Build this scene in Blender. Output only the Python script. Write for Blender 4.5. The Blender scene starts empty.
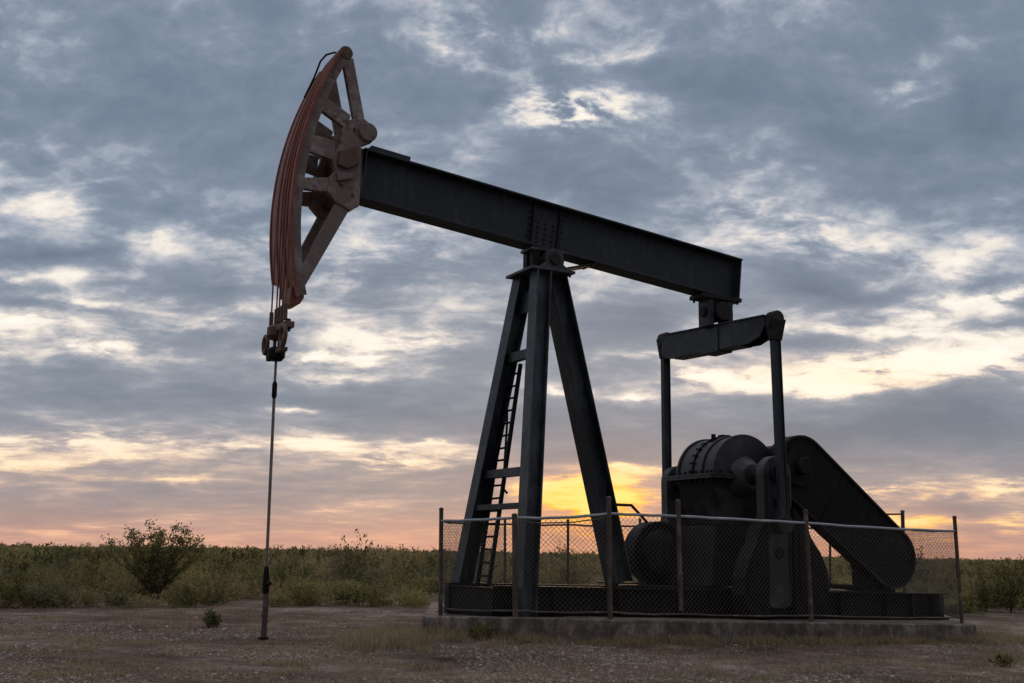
import bpy, bmesh, math, random
import numpy as np
from mathutils import Vector, Matrix, noise as mnoise

random.seed(11)
R = math.radians
scene = bpy.context.scene
COL = scene.collection

# ------------------------------------------------------------------ camera
FPX = 1148.0                       # focal length in pixels of a 1024 wide frame
HZ = 555.0
CAM_H = 1.35
PITCH = math.atan((HZ - 341.5) / FPX)
ROLL = R(0.8)
cam_data = bpy.data.cameras.new('camera')
cam = bpy.data.objects.new('camera', cam_data)
COL.objects.link(cam)
scene.camera = cam
cam_data.sensor_width = 36.0
cam_data.lens = FPX / 1024.0 * 36.0
cam_data.clip_start = 0.1
cam_data.clip_end = 6000
_F = Vector((0, math.cos(PITCH), math.sin(PITCH)))
_U0 = Vector((0, -math.sin(PITCH), math.cos(PITCH)))
_R0 = Vector((1, 0, 0))
CR = _R0 * math.cos(ROLL) + _U0 * math.sin(ROLL)
CU = _U0 * math.cos(ROLL) - _R0 * math.sin(ROLL)
CO = Vector((0, 0, CAM_H))
cam.matrix_world = Matrix(((CR.x, CU.x, -_F.x, CO.x), (CR.y, CU.y, -_F.y, CO.y), (CR.z, CU.z, -_F.z, CO.z), (0, 0, 0, 1)))


def ray(px, py):
    return _F * FPX + CR * (px - 512.0) - CU * (py - 341.5)


def srgb(r, g, b):
    f = lambda c: (c / 255) / 12.92 if c / 255 <= 0.04045 else ((c / 255 + 0.055) / 1.055) ** 2.4
    return (f(r), f(g), f(b), 1.0)


# ------------------------------------------------------------------ node helper
class NT:
    def __init__(s, tree):
        s.t = tree
        s.N = tree.nodes
        s.L = tree.links

    def new(s, typ, **kw):
        n = s.N.new(typ)
        for k, v in kw.items():
            setattr(n, k, v)
        return n

    def put(s, sock, v):
        if v is None:
            return
        if isinstance(v, bpy.types.NodeSocket):
            s.L.new(v, sock)
        else:
            sock.default_value = v

    def m(s, op, a, b=None, c=None, clamp=False):
        n = s.new('ShaderNodeMath', operation=op, use_clamp=clamp)
        for i, v in enumerate((a, b, c)):
            s.put(n.inputs[i], v)
        return n.outputs[0]

    def vm(s, op, a, b=None, scale=None):
        n = s.new('ShaderNodeVectorMath', operation=op)
        s.put(n.inputs[0], a)
        s.put(n.inputs[1], b)
        if scale is not None:
            s.put(n.inputs['Scale'], scale)
        return n.outputs['Value'] if op in ('LENGTH', 'DOT_PRODUCT') else n.outputs[0]

    def xyz(s, x, y, z):
        n = s.new('ShaderNodeCombineXYZ')
        for i, v in enumerate((x, y, z)):
            s.put(n.inputs[i], v)
        return n.outputs[0]

    def sep(s, v):
        n = s.new('ShaderNodeSeparateXYZ')
        s.put(n.inputs[0], v)
        return n.outputs

    def noise(s, vec, scale, detail=4, rough=0.5, dist=0.0, out='Fac', lac=2.0):
        n = s.new('ShaderNodeTexNoise')
        s.put(n.inputs['Vector'], vec)
        s.put(n.inputs['Scale'], scale)
        n.inputs['Detail'].default_value = detail
        n.inputs['Roughness'].default_value = rough
        n.inputs['Distortion'].default_value = dist
        n.inputs['Lacunarity'].default_value = lac
        return n.outputs[out]

    def ramp(s, fac, stops, interp='LINEAR'):
        n = s.new('ShaderNodeValToRGB')
        n.color_ramp.interpolation = interp
        e = n.color_ramp.elements
        while len(e) < len(stops):
            e.new(0.5)
        for i, (p, c) in enumerate(stops):
            e[i].position = p
            e[i].color = c if len(c) == 4 else (*c, 1)
        s.put(n.inputs[0], fac)
        return n.outputs[0]

    def mix(s, fac, a, b, mode='MIX'):
        n = s.new('ShaderNodeMix', data_type='RGBA', blend_type=mode)
        s.put(n.inputs[0], fac)
        s.put(n.inputs[6], a)
        s.put(n.inputs[7], b)
        return n.outputs[2]

    def mr(s, v, a, b, c=0.0, d=1.0, smooth=True):
        n = s.new('ShaderNodeMapRange')
        if smooth:
            n.interpolation_type = 'SMOOTHSTEP'
        for i, q in enumerate((v, a, b, c, d)):
            s.put(n.inputs[i], q)
        return n.outputs[0]


# ------------------------------------------------------------------ world: overcast sunset
SUN_AZ = math.atan2(95.0, FPX)     # to the right of straight ahead
SUN_EL = R(3.0)
w = bpy.data.worlds.new('World')
scene.world = w
w.use_nodes = True
g = NT(w.node_tree)
g.N.clear()
out = g.new('ShaderNodeOutputWorld')
bg_sky = g.new('ShaderNodeBackground')
bg_cl = g.new('ShaderNodeBackground')
sky = g.new('ShaderNodeTexSky', sky_type='NISHITA', sun_disc=False)
sky.sun_elevation = SUN_EL
sky.sun_rotation = SUN_AZ
sky.air_density = 1.0
sky.dust_density = 0.6
g.L.new(sky.outputs[0], bg_sky.inputs[0])
bg_sky.inputs[1].default_value = 0.06
D = g.new('ShaderNodeTexCoord').outputs['Generated']
dx, dy, dz = g.sep(D)
fy = g.m('MAXIMUM', dy, 0.2)
u = g.m('DIVIDE', dx, fy)
v = g.m('DIVIDE', dz, fy)
# cloud deck: the direction meets a flat, slightly curved layer overhead
zz = g.m('ADD', g.m('MAXIMUM', dz, 0.0), 0.10)
P = g.xyz(g.m('DIVIDE', dx, zz), g.m('DIVIDE', dy, zz), 0.0)
wv = g.noise(P, 0.9, 3, 0.5, out='Color')
warp = g.vm('SCALE', g.vm('SUBTRACT', wv, (0.5, 0.5, 0.5)), scale=1.1)
PW = g.vm('ADD', P, warp)
n1 = g.noise(PW, 1.15, 9, 0.56)
n2 = g.noise(g.vm('ADD', PW, (7.3, 2.1, 4.0)), 4.2, 7, 0.60)
n3 = g.noise(g.vm('ADD', P, (1.3, 9.1, 2.0)), 13.0, 5, 0.6)
# warp for the large shapes so that their outlines break up
UV0 = g.xyz(u, v, 0.0)
wu = g.noise(g.vm('MULTIPLY', UV0, (1.0, 2.2, 1.0)), 7.0, 6, 0.6, out='Color')
UV = g.vm('ADD', UV0, g.vm('MULTIPLY', g.vm('SUBTRACT', wu, (0.5, 0.5, 0.5)), (0.13, 0.055, 0.0)))


def blob(px, py, rx, ry, amp, ang=0.0, vec=None):
    d = ray(px, py)
    mp = g.new('ShaderNodeMapping', vector_type='TEXTURE')
    g.L.new(vec or UV, mp.inputs[0])
    mp.inputs[1].default_value = (d.x / d.y, d.z / d.y, 0)
    mp.inputs[2].default_value = (0, 0, R(ang))
    mp.inputs[3].default_value = (2.2 * rx / FPX, 2.2 * ry / FPX, 1)
    gr = g.new('ShaderNodeTexGradient', gradient_type='QUADRATIC_SPHERE')
    g.L.new(mp.outputs[0], gr.inputs[0])
    return gr.outputs[1], amp


def blobs(lst, vec=None):
    acc = None
    for b in lst:
        o, a = blob(*b, vec=vec) if len(b) == 6 else blob(*b, 0.0, vec=vec)
        acc = g.m('MULTIPLY_ADD', o, a, acc if acc is not None else 0.0)
    return acc


CLOUDS = [  # px, py, rx, ry, amount (+ thin and bright, - thick and dark), tilt
    (585, 114, 66, 22, 1.35, 4), (545, 95, 40, 30, .35), (470, 18, 85, 24, .40, -18), (395, 40, 70, 24, .18),
    (905, 78, 55, 16, .50, 24), (880, 270, 150, 40, .12), (850, 425, 190, 26, -.35), (940, 330, 70, 14, .2), (820, 235, 90, 16, .25), (960, 12, 90, 30, -.5), (655, 40, 70, 18, .25), (60, 207, 55, 9, .50, 4),
    (150, 243, 50, 14, .35, -6), (168, 236, 14, 6, .6), (70, 277, 80, 7, .50), (20, 328, 38, 11, .75),
    (112, 342, 42, 9, .75), (130, 300, 50, 10, -.25), (60, 365, 90, 8, -.4), (400, 245, 90, 34, .30), (470, 215, 60, 18, .2), (405, 338, 56, 14, .8), (350, 375, 60, 8, .5), (380, 300, 60, 12, -.35), (460, 352, 40, 14, -.3), (230, 225, 60, 20, -.3),
    (292, 410, 24, 5, .85), (390, 464, 62, 10, 1.1), (300, 450, 60, 7, .6), (130, 447, 190, 9, .60), (480, 62, 60, 10, .45, -25), (350, 30, 60, 14, .3, -30), (610, 60, 60, 9, .4, 10), (575, 118, 34, 14, 1.0), (500, 100, 26, 16, -.5), (820, 50, 60, 16, -.3), (930, 95, 40, 8, .4, 30), (760, 215, 100, 8, .35, -6), (90, 300, 120, 6, .4), (250, 240, 70, 9, .35), (180, 318, 90, 8, .4, 4), (330, 355, 80, 5, .6), (640, 352, 60, 6, .3), (870, 332, 60, 5, .5), (1000, 240, 40, 12, .25), (60, 465, 110, 5, .5, 2), (430, 445, 50, 5, .5), (100, 522, 80, 5, .5), (300, 505, 70, 5, .3),
    (632, 470, 44, 5, 1.0, -6), (600, 484, 66, 6, 1.1), (560, 492, 44, 8, .9), (590, 503, 60, 6, .9, 3), (630, 499, 40, 6, .8), (575, 518, 60, 5, .5), (575, 538, 60, 12, .35), (628, 397, 36, 7, .75), (545, 388, 40, 6, .5),
    (735, 374, 40, 9, 1.1), (840, 378, 80, 12, 1.9), (935, 369, 70, 10, 1.7), (990, 353, 34, 15, .95, 20), (690, 377, 24, 9, .5),
    (905, 372, 150, 30, .35), (965, 294, 56, 8, .95), (1004, 293, 22, 7, .5), (950, 262, 46, 8, .55, 12), (905, 312, 46, 8, .55),
    (745, 200, 70, 12, .35, 8), (700, 180, 22, 18, .25), (800, 248, 70, 14, .25), (895, 490, 54, 5, .95), (905, 515, 50, 7, 1.05),
    (1004, 488, 38, 7, .95), (1012, 522, 26, 9, .8), (935, 528, 46, 5, .6), (345, 520, 100, 20, .25), (70, 438, 90, 8, .3),
    (330, 275, 60, 14, .3), (520, 300, 50, 20, .2), (60, 545, 200, 14, .25), (170, 478, 60, 4, .4),
    # thick parts
    (130, 105, 190, 66, -.50), (430, 90, 80, 42, -.35), (280, 180, 170, 36, -.30), (560, 168, 110, 26, -.55), (640, 190, 70, 22, -.35),
    (700, 92, 110, 40, -.55), (1000, 120, 110, 62, -.60), (840, 135, 90, 34, -.45), (910, 195, 130, 26, -.35), (50, 252, 100, 15, -.85),
    (200, 285, 110, 11, -.45), (20, 305, 60, 9, -.4), (120, 393, 190, 20, -.80), (300, 395, 90, 12, -.3), (440, 412, 150, 26, -.85), (520, 340, 70, 40, -.45),
    (240, 335, 60, 22, -.2), (200, 500, 230, 17, -.35), (455, 482, 70, 12, -.55), (600, 455, 70, 7, -.4), (650, 488, 22, 4, -.5), (545, 478, 30, 4, -.4), (850, 430, 190, 34, -1.0), (970, 418, 90, 34, -.7),
    (825, 292, 62, 17, -.75), (1000, 320, 60, 8, -.6), (975, 275, 50, 7, -.3), (640, 440, 80, 22, -.55), (965, 506, 28, 12, -.6), (650, 320, 60, 26, -.45),
    (300, 15, 120, 20, -.25), (800, 340, 80, 8, -.3), (800, 20, 80, 18, -.15)]
big = blobs(CLOUDS)
# thinness of the deck
amp_lo = g.mr(v, 0.0, 0.25, 0.7, 1.0)
# puffs: billowed noise in direction space, wider than tall
PV = g.xyz(u, g.m('MULTIPLY', g.m('LOGARITHM', g.m('ADD', g.m('MAXIMUM', v, 0.0), 0.07), math.e), 0.72), 0.0)
pw = g.vm('ADD', PV, g.vm('SCALE', g.vm('SUBTRACT', g.noise(PV, 9.0, 3, 0.5, out='Color'), (0.5, 0.5, 0.5)), scale=0.06))
n4 = g.noise(pw, 9.0, 12, 0.58)
n4b = g.noise(g.vm('ADD', pw, (0.004, -0.016, 0.0)), 9.0, 12, 0.58)
bil = g.m('ABSOLUTE', g.m('SUBTRACT', g.noise(g.vm('ADD', pw, (3.1, 5.7, 1.0)), 6.5, 10, 0.56), 0.5))
n5 = g.noise(g.vm('MULTIPLY', pw, (1.0, 1.2, 1.0)), 34.0, 8, 0.62)
base_t = g.mr(v, 0.10, 0.42, 0.585, 0.530, smooth=False)
base_t = g.m('MULTIPLY', base_t, g.mr(v, 0.02, 0.14, 0.80, 1.0))
t = g.m('ADD', base_t, g.m('MULTIPLY', g.m('SUBTRACT', n1, 0.5), g.m('MULTIPLY', amp_lo, 0.55)))
t = g.m('MULTIPLY_ADD', g.m('SUBTRACT', n4, 0.5), 0.56, t)
t = g.m('MULTIPLY_ADD', g.m('SUBTRACT', n4b, n4), 0.75, t)
t = g.m('MULTIPLY_ADD', g.m('SUBTRACT', 0.06, bil), 0.85, t)
t = g.m('MULTIPLY_ADD', g.m('SUBTRACT', n5, 0.5), 0.26, t)
t = g.m('MULTIPLY_ADD', g.m('SUBTRACT', n2, 0.5), g.m('MULTIPLY', amp_lo, 0.20), t)
# large shapes get ragged where they meet the finer noise
edge = g.m('ADD', 0.74, g.m('ADD', g.m('MULTIPLY', g.m('SUBTRACT', n4, 0.5), 4.2), g.m('MULTIPLY', g.m('SUBTRACT', n5, 0.5), 2.6)))
bigp = g.m('MULTIPLY', g.m('MAXIMUM', big, 0.0), g.m('MAXIMUM', edge, 0.0))
bign = g.m('MULTIPLY', g.m('MINIMUM', big, 0.0), 0.50)
t = g.m('ADD', t, g.m('MULTIPLY', bigp, 0.50))
t = g.m('ADD', t, bign, clamp=True)
t = g.m('ADD', g.m('MULTIPLY', t, 0.60), g.mr(t, 0.40, 0.84, 0.02, 0.40))
# behind the camera the deck is even
hi = g.ramp(t, [(0.0, srgb(96, 110, 129)), (0.20, srgb(112, 126, 145)), (0.40, srgb(134, 146, 163)), (0.55, srgb(163, 171, 184)), (0.68, srgb(194, 195, 201)), (0.82, srgb(230, 223, 216)), (1.0, srgb(255, 247, 234))])
mid = g.ramp(t, [(0.0, srgb(110, 120, 137)), (0.20, srgb(127, 136, 151)), (0.40, srgb(153, 158, 169)), (0.54, srgb(186, 184, 187)), (0.66, srgb(218, 209, 203)), (0.80, srgb(249, 238, 224)), (1.0, srgb(255, 251, 240))])
lo = g.ramp(t, [(0.0, srgb(128, 126, 136)), (0.22, srgb(148, 141, 146)), (0.42, srgb(178, 161, 156)), (0.56, srgb(206, 179, 163)), (0.70, srgb(234, 202, 172)), (0.85, srgb(251, 224, 182)), (1.0, srgb(255, 236, 200))])
c = g.mix(g.mr(v, 0.155, 0.30), mid, hi)
c = g.mix(g.mr(v, 0.045, 0.135), lo, c)
# rosy band lying on the horizon
rosy = g.mix(g.m('MULTIPLY', t, 1.0), srgb(172, 138, 134), srgb(238, 178, 146))
c = g.mix(g.mr(v, 0.055, 0.002, 0.0, 0.85), c, rosy)
# glow of the hidden sun, strongest through thin cloud
gl = blobs([(590, 503, 80, 40, 1.15), (600, 500, 60, 20, .4), (850, 548, 160, 26, .85), (935, 515, 90, 24, .45), (590, 535, 110, 22, .5), (860, 378, 160, 24, .25)], vec=UV0)
glw = g.m('MULTIPLY', gl, g.mr(t, 0.35, 0.85, 0.30, 1.15), clamp=True)
c = g.mix(glw, c, g.ramp(t, [(0.20, srgb(186, 122, 92)), (0.45, srgb(242, 150, 74)), (0.72, srgb(255, 192, 74)), (1.0, srgb(255, 226, 130))]))
back = g.mr(dy, 0.35, -0.1)
c = g.mix(back, c, srgb(118, 122, 134))
# the deck is thinnest and brightest overhead
c = g.mix(g.mr(dz, 0.50, 0.85), c, srgb(216, 214, 218))
c = g.mix(g.mr(dz, 0.0, -0.02), c, srgb(60, 52, 45))
g.L.new(c, bg_cl.inputs[0])
bg_cl.inputs[1].default_value = 1.11
add = g.new('ShaderNodeMixShader')
add.inputs[0].default_value = 0.92
g.L.new(bg_sky.outputs[0], add.inputs[1])
g.L.new(bg_cl.outputs[0], add.inputs[2])
g.L.new(add.outputs[0], out.inputs[0])
w.cycles.sampling_method = 'MANUAL'
w.cycles.sample_map_resolution = 512

# ------------------------------------------------------------------ sun behind cloud
sd = bpy.data.lights.new('sun', 'SUN')
sun = bpy.data.objects.new('sun', sd)
COL.objects.link(sun)
sd.energy = 0.5
sd.angle = R(14)
sd.color = (1.0, 0.62, 0.34)
sdir = Vector((math.sin(SUN_AZ) * math.cos(R(6)), math.cos(SUN_AZ) * math.cos(R(6)), math.sin(R(6))))
sun.rotation_euler = sdir.to_track_quat('Z', 'Y').to_euler()
scene.view_settings.view_transform = 'Standard'
scene.view_settings.look = 'None'
scene.view_settings.exposure = 0
scene.view_settings.gamma = 1

# ================================================================== helpers for building
YAW = R(28)
_d = ray(264, 640)
P0 = CO + _d * (-CAM_H / _d.z)
P0.z = 0.0
EX = Vector((math.cos(YAW), math.sin(YAW), 0))
EN = Vector((math.sin(YAW), -math.cos(YAW), 0))      # towards the near side of the machine


def U(px, py, Y):
    """point of the machine's vertical plane at lateral offset Y seen at a photo pixel -> (X, Z)"""
    d = ray(px, py)
    t_ = (Y - (CO - P0).dot(EN)) / d.dot(EN)
    q = CO + d * t_
    return (q - P0).dot(EX), q.z


def W(px, py, depth):
    d = ray(px, py)
    return CO + d * (depth / d.y)


def tag(o, label=None, cat=None, group=None, kind=None):
    if label: o['label'] = label
    if cat: o['category'] = cat
    if group: o['group'] = group
    if kind: o['kind'] = kind
    return o


def empty(name, loc=(0, 0, 0), rz=0.0, **kw):
    o = bpy.data.objects.new(name, None)
    o.empty_display_size = 0.3
    COL.objects.link(o)
    o.location = loc
    o.rotation_euler = (0, 0, rz)
    return tag(o, **kw)


class MB:
    """collects shapes given as (X, Y towards the viewer, Z)"""
    def __init__(s, flip=True):
        s.bm = bmesh.new()
        s.f = -1.0 if flip else 1.0

    def P(s, p):
        return Vector((p[0], s.f * p[1], p[2]))

    def hexa(s, c):
        vs = [s.bm.verts.new(s.P(p)) for p in c]
        for f in ((0, 1, 2, 3), (7, 6, 5, 4), (0, 4, 5, 1), (1, 5, 6, 2), (2, 6, 7, 3), (3, 7, 4, 0)):
            s.bm.faces.new([vs[i] for i in f])
        return s

    def box(s, x0, x1, y0, y1, z0, z1):
        return s.hexa([(x0, y0, z0), (x1, y0, z0), (x1, y1, z0), (x0, y1, z0), (x0, y0, z1), (x1, y0, z1), (x1, y1, z1), (x0, y1, z1)])

    def bar(s, a, b, w, h, up=(0, 0, 1)):
        """box from a to b; h along up, w across"""
        a, b = Vector(a), Vector(b)
        d = (b - a).normalized()
        sd_ = d.cross(Vector(up)).normalized()
        u_ = sd_.cross(d).normalized()
        c = []
        for q in (a, b):
            for i, j in ((-1, -1), (1, -1), (1, 1), (-1, 1)):
                c.append(q + sd_ * (i * w / 2) + u_ * (j * h / 2))
        return s.hexa(c)

    def ibeam(s, a, b, w, h, up=(0, 0, 1), tf=0.022, tw=0.016):
        a, b = Vector(a), Vector(b)
        d = (b - a).normalized()
        sd_ = d.cross(Vector(up)).normalized()
        u_ = sd_.cross(d).normalized()
        s.bar(a + u_ * (h / 2 - tf / 2), b + u_ * (h / 2 - tf / 2), w, tf, up)
        s.bar(a - u_ * (h / 2 - tf / 2), b - u_ * (h / 2 - tf / 2), w, tf, up)
        s.bar(a, b, tw, h - 2 * tf + 0.004, up)
        return s

    def prism(s, pts, y0, y1):
        """polygon in X,Z pushed through Y"""
        n = len(pts)
        A = [s.bm.verts.new(s.P((p[0], y0, p[1]))) for p in pts]
        B = [s.bm.verts.new(s.P((p[0], y1, p[1]))) for p in pts]
        s.bm.faces.new(A)
        s.bm.faces.new(B[::-1])
        for i in range(n):
            j = (i + 1) % n
            s.bm.faces.new((A[i], B[i], B[j], A[j]))
        return s

    def tube(s, pts, r, n=10, caps=True):
        pts = [Vector(p) for p in pts]
        rings = []
        rr = r if isinstance(r, (list, tuple)) else [r] * len(pts)
        ref = None
        for i, p in enumerate(pts):
            d = (pts[min(i + 1, len(pts) - 1)] - pts[max(i - 1, 0)]).normalized()
            if ref is None or abs(ref.dot(d)) > 0.9:
                ref = Vector((0, 0, 1)) if abs(d.z) < 0.8 else Vector((1, 0, 0))
            a = d.cross(ref).normalized()
            b = a.cross(d).normalized()
            rings.append([s.bm.verts.new(s.P(p + (a * math.cos(2 * math.pi * k / n) + b * math.sin(2 * math.pi * k / n)) * rr[i])) for k in range(n)])
        for i in range(len(rings) - 1):
            for k in range(n):
                s.bm.faces.new((rings[i][k], rings[i][(k + 1) % n], rings[i + 1][(k + 1) % n], rings[i + 1][k]))
        if caps:
            s.bm.faces.new(rings[0][::-1])
            s.bm.faces.new(rings[-1])
        return s

    def cyl(s, x, z, y0, y1, r, n=32, r2=None):
        return s.tube([(x, y0, z), (x, y1, z)], [r, r if r2 is None else r2], n)

    def build(s, name, m, parent=None, bevel=0.0, smooth=False, **kw):
        bmesh.ops.recalc_face_normals(s.bm, faces=s.bm.faces)
        me = bpy.data.meshes.new(name)
        s.bm.to_mesh(me)
        s.bm.free()
        o = bpy.data.objects.new(name, me)
        COL.objects.link(o)
        if m: me.materials.append(m)
        if parent: o.parent = parent
        if bevel:
            b = o.modifiers.new('bevel', 'BEVEL')
            b.width = bevel
            b.segments = 2
            b.limit_method = 'ANGLE'
            b.angle_limit = R(40)
        if smooth:
            for p in me.polygons: p.use_smooth = True
            e = o.modifiers.new('split', 'EDGE_SPLIT')
            e.split_angle = R(38)
        return tag(o, **kw)


def bolts(segs, r, name, m, parent, n=6):
    for a_, b_ in segs:
        MB().tube([a_, b_], r, n).build(name, m, parent)


# ================================================================== materials
def material(name):
    m = bpy.data.materials.new(name)
    m.use_nodes = True
    n = NT(m.node_tree)
    b = n.N['Principled BSDF']
    return m, n, b


def painted(name, base, worn, rust, worn_amt=0.5, rust_amt=0.5, rough=0.5, scale=1.0, streak=True, spec=0.4):
    m, n, b = material(name)
    co = n.new('ShaderNodeTexCoord').outputs['Object']
    st = n.vm('MULTIPLY', co, (6.0, 6.0, 0.9)) if streak else co
    a = n.noise(co, 1.3 * scale, 6, 0.6)
    s_ = n.noise(st, 1.6 * scale, 7, 0.65, 0.2)
    f = n.noise(co, 22.0 * scale, 5, 0.65)
    k = n.m('ADD', n.m('MULTIPLY', a, 0.5), n.m('MULTIPLY', s_, 0.5))
    c = n.mix(n.mr(k, 0.56 - 0.12 * worn_amt, 0.70 - 0.10 * worn_amt), base, worn)
    md = n.noise(n.vm('ADD', co, (3.0, 1.0, 5.0)), 5.0 * scale, 8, 0.68)
    rk = n.m('ADD', n.m('MULTIPLY', s_, 0.35), n.m('ADD', n.m('MULTIPLY', md, 0.45), n.m('MULTIPLY', f, 0.20)))
    c = n.mix(n.mr(rk, 0.66 - 0.16 * rust_amt, 0.76 - 0.14 * rust_amt), c, rust)
    c = n.mix(0.5, c, n.mix(1.0, c, n.ramp(f, [(0.3, (0.55, 0.55, 0.55)), (0.7, (1.45, 1.4, 1.35))]), 'MULTIPLY'))
    n.L.new(c, b.inputs['Base Color'])
    n.L.new(n.mr(rk, 0.35, 0.7, rough - 0.08, rough + 0.28, False), b.inputs['Roughness'])
    b.inputs['Specular IOR Level'].default_value = spec
    bp = n.new('ShaderNodeBump')
    bp.inputs['Strength'].default_value = 0.35
    bp.inputs['Distance'].default_value = 0.006
    n.L.new(f, bp.inputs['Height'])
    n.L.new(bp.outputs[0], b.inputs['Normal'])
    return m


M_BLACK = painted('black_steel', (0.018, 0.022, 0.029, 1), (0.045, 0.053, 0.066, 1), (0.07, 0.038, 0.024, 1), 0.6, 0.38, rough=0.45)
M_LEG = painted('blue_black_steel', (0.018, 0.024, 0.030, 1), (0.060, 0.074, 0.088, 1), (0.075, 0.05, 0.035, 1), 0.85, 0.35, rough=0.42)
M_DARK = painted('greasy_iron', (0.008, 0.007, 0.0068, 1), (0.020, 0.018, 0.017, 1), (0.045, 0.025, 0.017, 1), 0.5, 0.6, rough=0.5, spec=0.16)
M_CAST = painted('cast_iron', (0.020, 0.018, 0.018, 1), (0.060, 0.056, 0.054, 1), (0.05, 0.030, 0.022, 1), 0.6, 0.55, rough=0.5, streak=False, spec=0.2)
M_RED = painted('red_oxide_steel', (0.21, 0.066, 0.046, 1), (0.30, 0.13, 0.10, 1), (0.09, 0.030, 0.022, 1), 0.7, 0.75, rough=0.42)
M_PINK = painted('faded_primer_steel', (0.165, 0.125, 0.115, 1), (0.32, 0.285, 0.27, 1), (0.10, 0.030, 0.022, 1), 0.75, 1.0, rough=0.5, streak=False, scale=1.6)
M_UNDER = painted('rusty_plate', (0.10, 0.06, 0.045, 1), (0.16, 0.11, 0.09, 1), (0.08, 0.03, 0.02, 1), 0.5, 0.8)
M_ROD = painted('worn_bare_steel', (0.16, 0.14, 0.13, 1), (0.28, 0.26, 0.25, 1), (0.12, 0.06, 0.04, 1), 0.5, 0.5, rough=0.4)
M_POST = painted('rusty_fence_post', (0.075, 0.055, 0.042, 1), (0.20, 0.165, 0.135, 1), (0.06, 0.030, 0.020, 1), 0.6, 0.75, rough=0.6, scale=2.5)
M_RAIL = painted('galvanised_rail', (0.30, 0.33, 0.36, 1), (0.42, 0.44, 0.46, 1), (0.14, 0.085, 0.055, 1), 0.6, 0.55, rough=0.38, scale=2.0, streak=False, spec=0.6)
M_WIRE = painted('weathered_wire', (0.10, 0.085, 0.07, 1), (0.16, 0.14, 0.12, 1), (0.10, 0.055, 0.035, 1), 0.5, 0.6, rough=0.5)

M_HOUSE = painted('grey_housing', (0.026, 0.026, 0.028, 1), (0.080, 0.078, 0.080, 1), (0.035, 0.022, 0.017, 1), 0.7, 0.6, rough=0.38, streak=False, spec=0.45)
# ================================================================== PUMPJACK
pj = empty('pumpjack', (P0.x, P0.y, 0), YAW,
           label='huge black steel oil pumpjack with red curved horsehead, standing on the concrete pad', cat='pumpjack')

# ---- walking beam
A_T = U(741, 258.6, .2)
bs = -0.1055
def btop(x): return A_T[1] + bs * (x - A_T[0])
BX0, BX1, BH = 1.22, A_T[0], 0.905
ba = Vector((BX0, 0, btop(BX0) - BH / 2))
bb = Vector((BX1, 0, btop(BX1) - BH / 2))
wb = MB().ibeam(ba, bb, 0.42, BH, tf=0.035, tw=0.03).build('walking_beam', M_BLACK, pj, bevel=0.004)
dirb = (bb - ba).normalized()
upb = Vector((-dirb.z, 0, dirb.x))
def B(s_, y, h_):   # point on the beam: distance along, lateral, height above centre line
    q = ba + dirb * s_ + upb * h_
    return (q.x, y, q.z)
LB = (bb - ba).length
MB().bar(B(0.12, 0, BH / 2 + .045), B(0.86, 0, BH / 2 + .045), 0.36, 0.08).build('top_plate', M_BLACK, wb, bevel=0.006)
SX = (4.96 - BX0)
for s_, wv_ in ((LB - 0.03, .40), (0.05, .38)):
    MB().bar(B(s_, 0, -BH / 2 + .037), B(s_, 0, BH / 2 - .037), 0.025, wv_, up=(0, 1, 0)).build('end_plate', M_BLACK, wb, bevel=0.003)
for s_ in (SX - .28, SX + .28):
    for q in (-1, 1):
        MB().bar(B(s_, q * .055, -BH / 2 + .037), B(s_, q * .055, BH / 2 - .037), 0.02, 0.07, up=(0, 1, 0)).build('stiffener', M_BLACK, wb, bevel=0.003)
# bolted splice plate with bolt rows above the saddle
sp = MB()
for q in (-1, 1):
    sp.bar(B(SX - .24, q * .028, -.02), B(SX + .24, q * .028, -.02), 0.02, BH * .8)
sp.build('splice_plate', M_BLACK, wb, bevel=0.003)
bo = []
for q in (1,):
    for i in range(7):
        for s_ in (SX - .34, SX + .34):
            bo.append((B(s_, q * .0, -.36 + i * .12), B(s_, q * .05, -.36 + i * .12)))
    for i in range(5):
        for j in range(3):
            bo.append((B(SX - .16 + j * .16, q * .03, -.33 + i * .1), B(SX - .16 + j * .16, q * .065, -.33 + i * .1)))
bolts(bo, .022, 'bolt', M_CAST, wb)

# ---- saddle bearing
zb = btop(4.96) - BH          # underside of the beam over the post
sb = MB()
sb.box(4.55, 5.38, -.21, .21, zb - .045, zb + .012)
sb.cyl(4.96, zb - .19, -.36, .36, .125, 28)
saddle = sb.build('saddle_bearing', M_HOUSE, pj, bevel=0.006, smooth=False)
for q in (-1, 1):
    MB().prism([(4.66, zb - .425), (5.26, zb - .425), (5.24, zb - .36), (5.15, zb - .30)] + [(4.96 + .205 * math.cos(R(a_)), zb - .215 + .195 * math.sin(R(a_))) for a_ in range(-10, 191, 15)] + [(4.77, zb - .30), (4.68, zb - .36)], q * .20, q * .37).build('bearing_housing', M_HOUSE, saddle, bevel=0.018)
    MB().cyl(4.96, zb - .215, q * .37, q * .41, .11, 20).build('bearing_cap', M_CAST, saddle, bevel=0.005)
    MB().prism([(4.60, zb - .05), (4.72, zb - .05), (4.80, zb - .38), (4.60, zb - .38)], q * .04, q * .20).build('saddle_lug', M_DARK, saddle, bevel=0.01)
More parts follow.
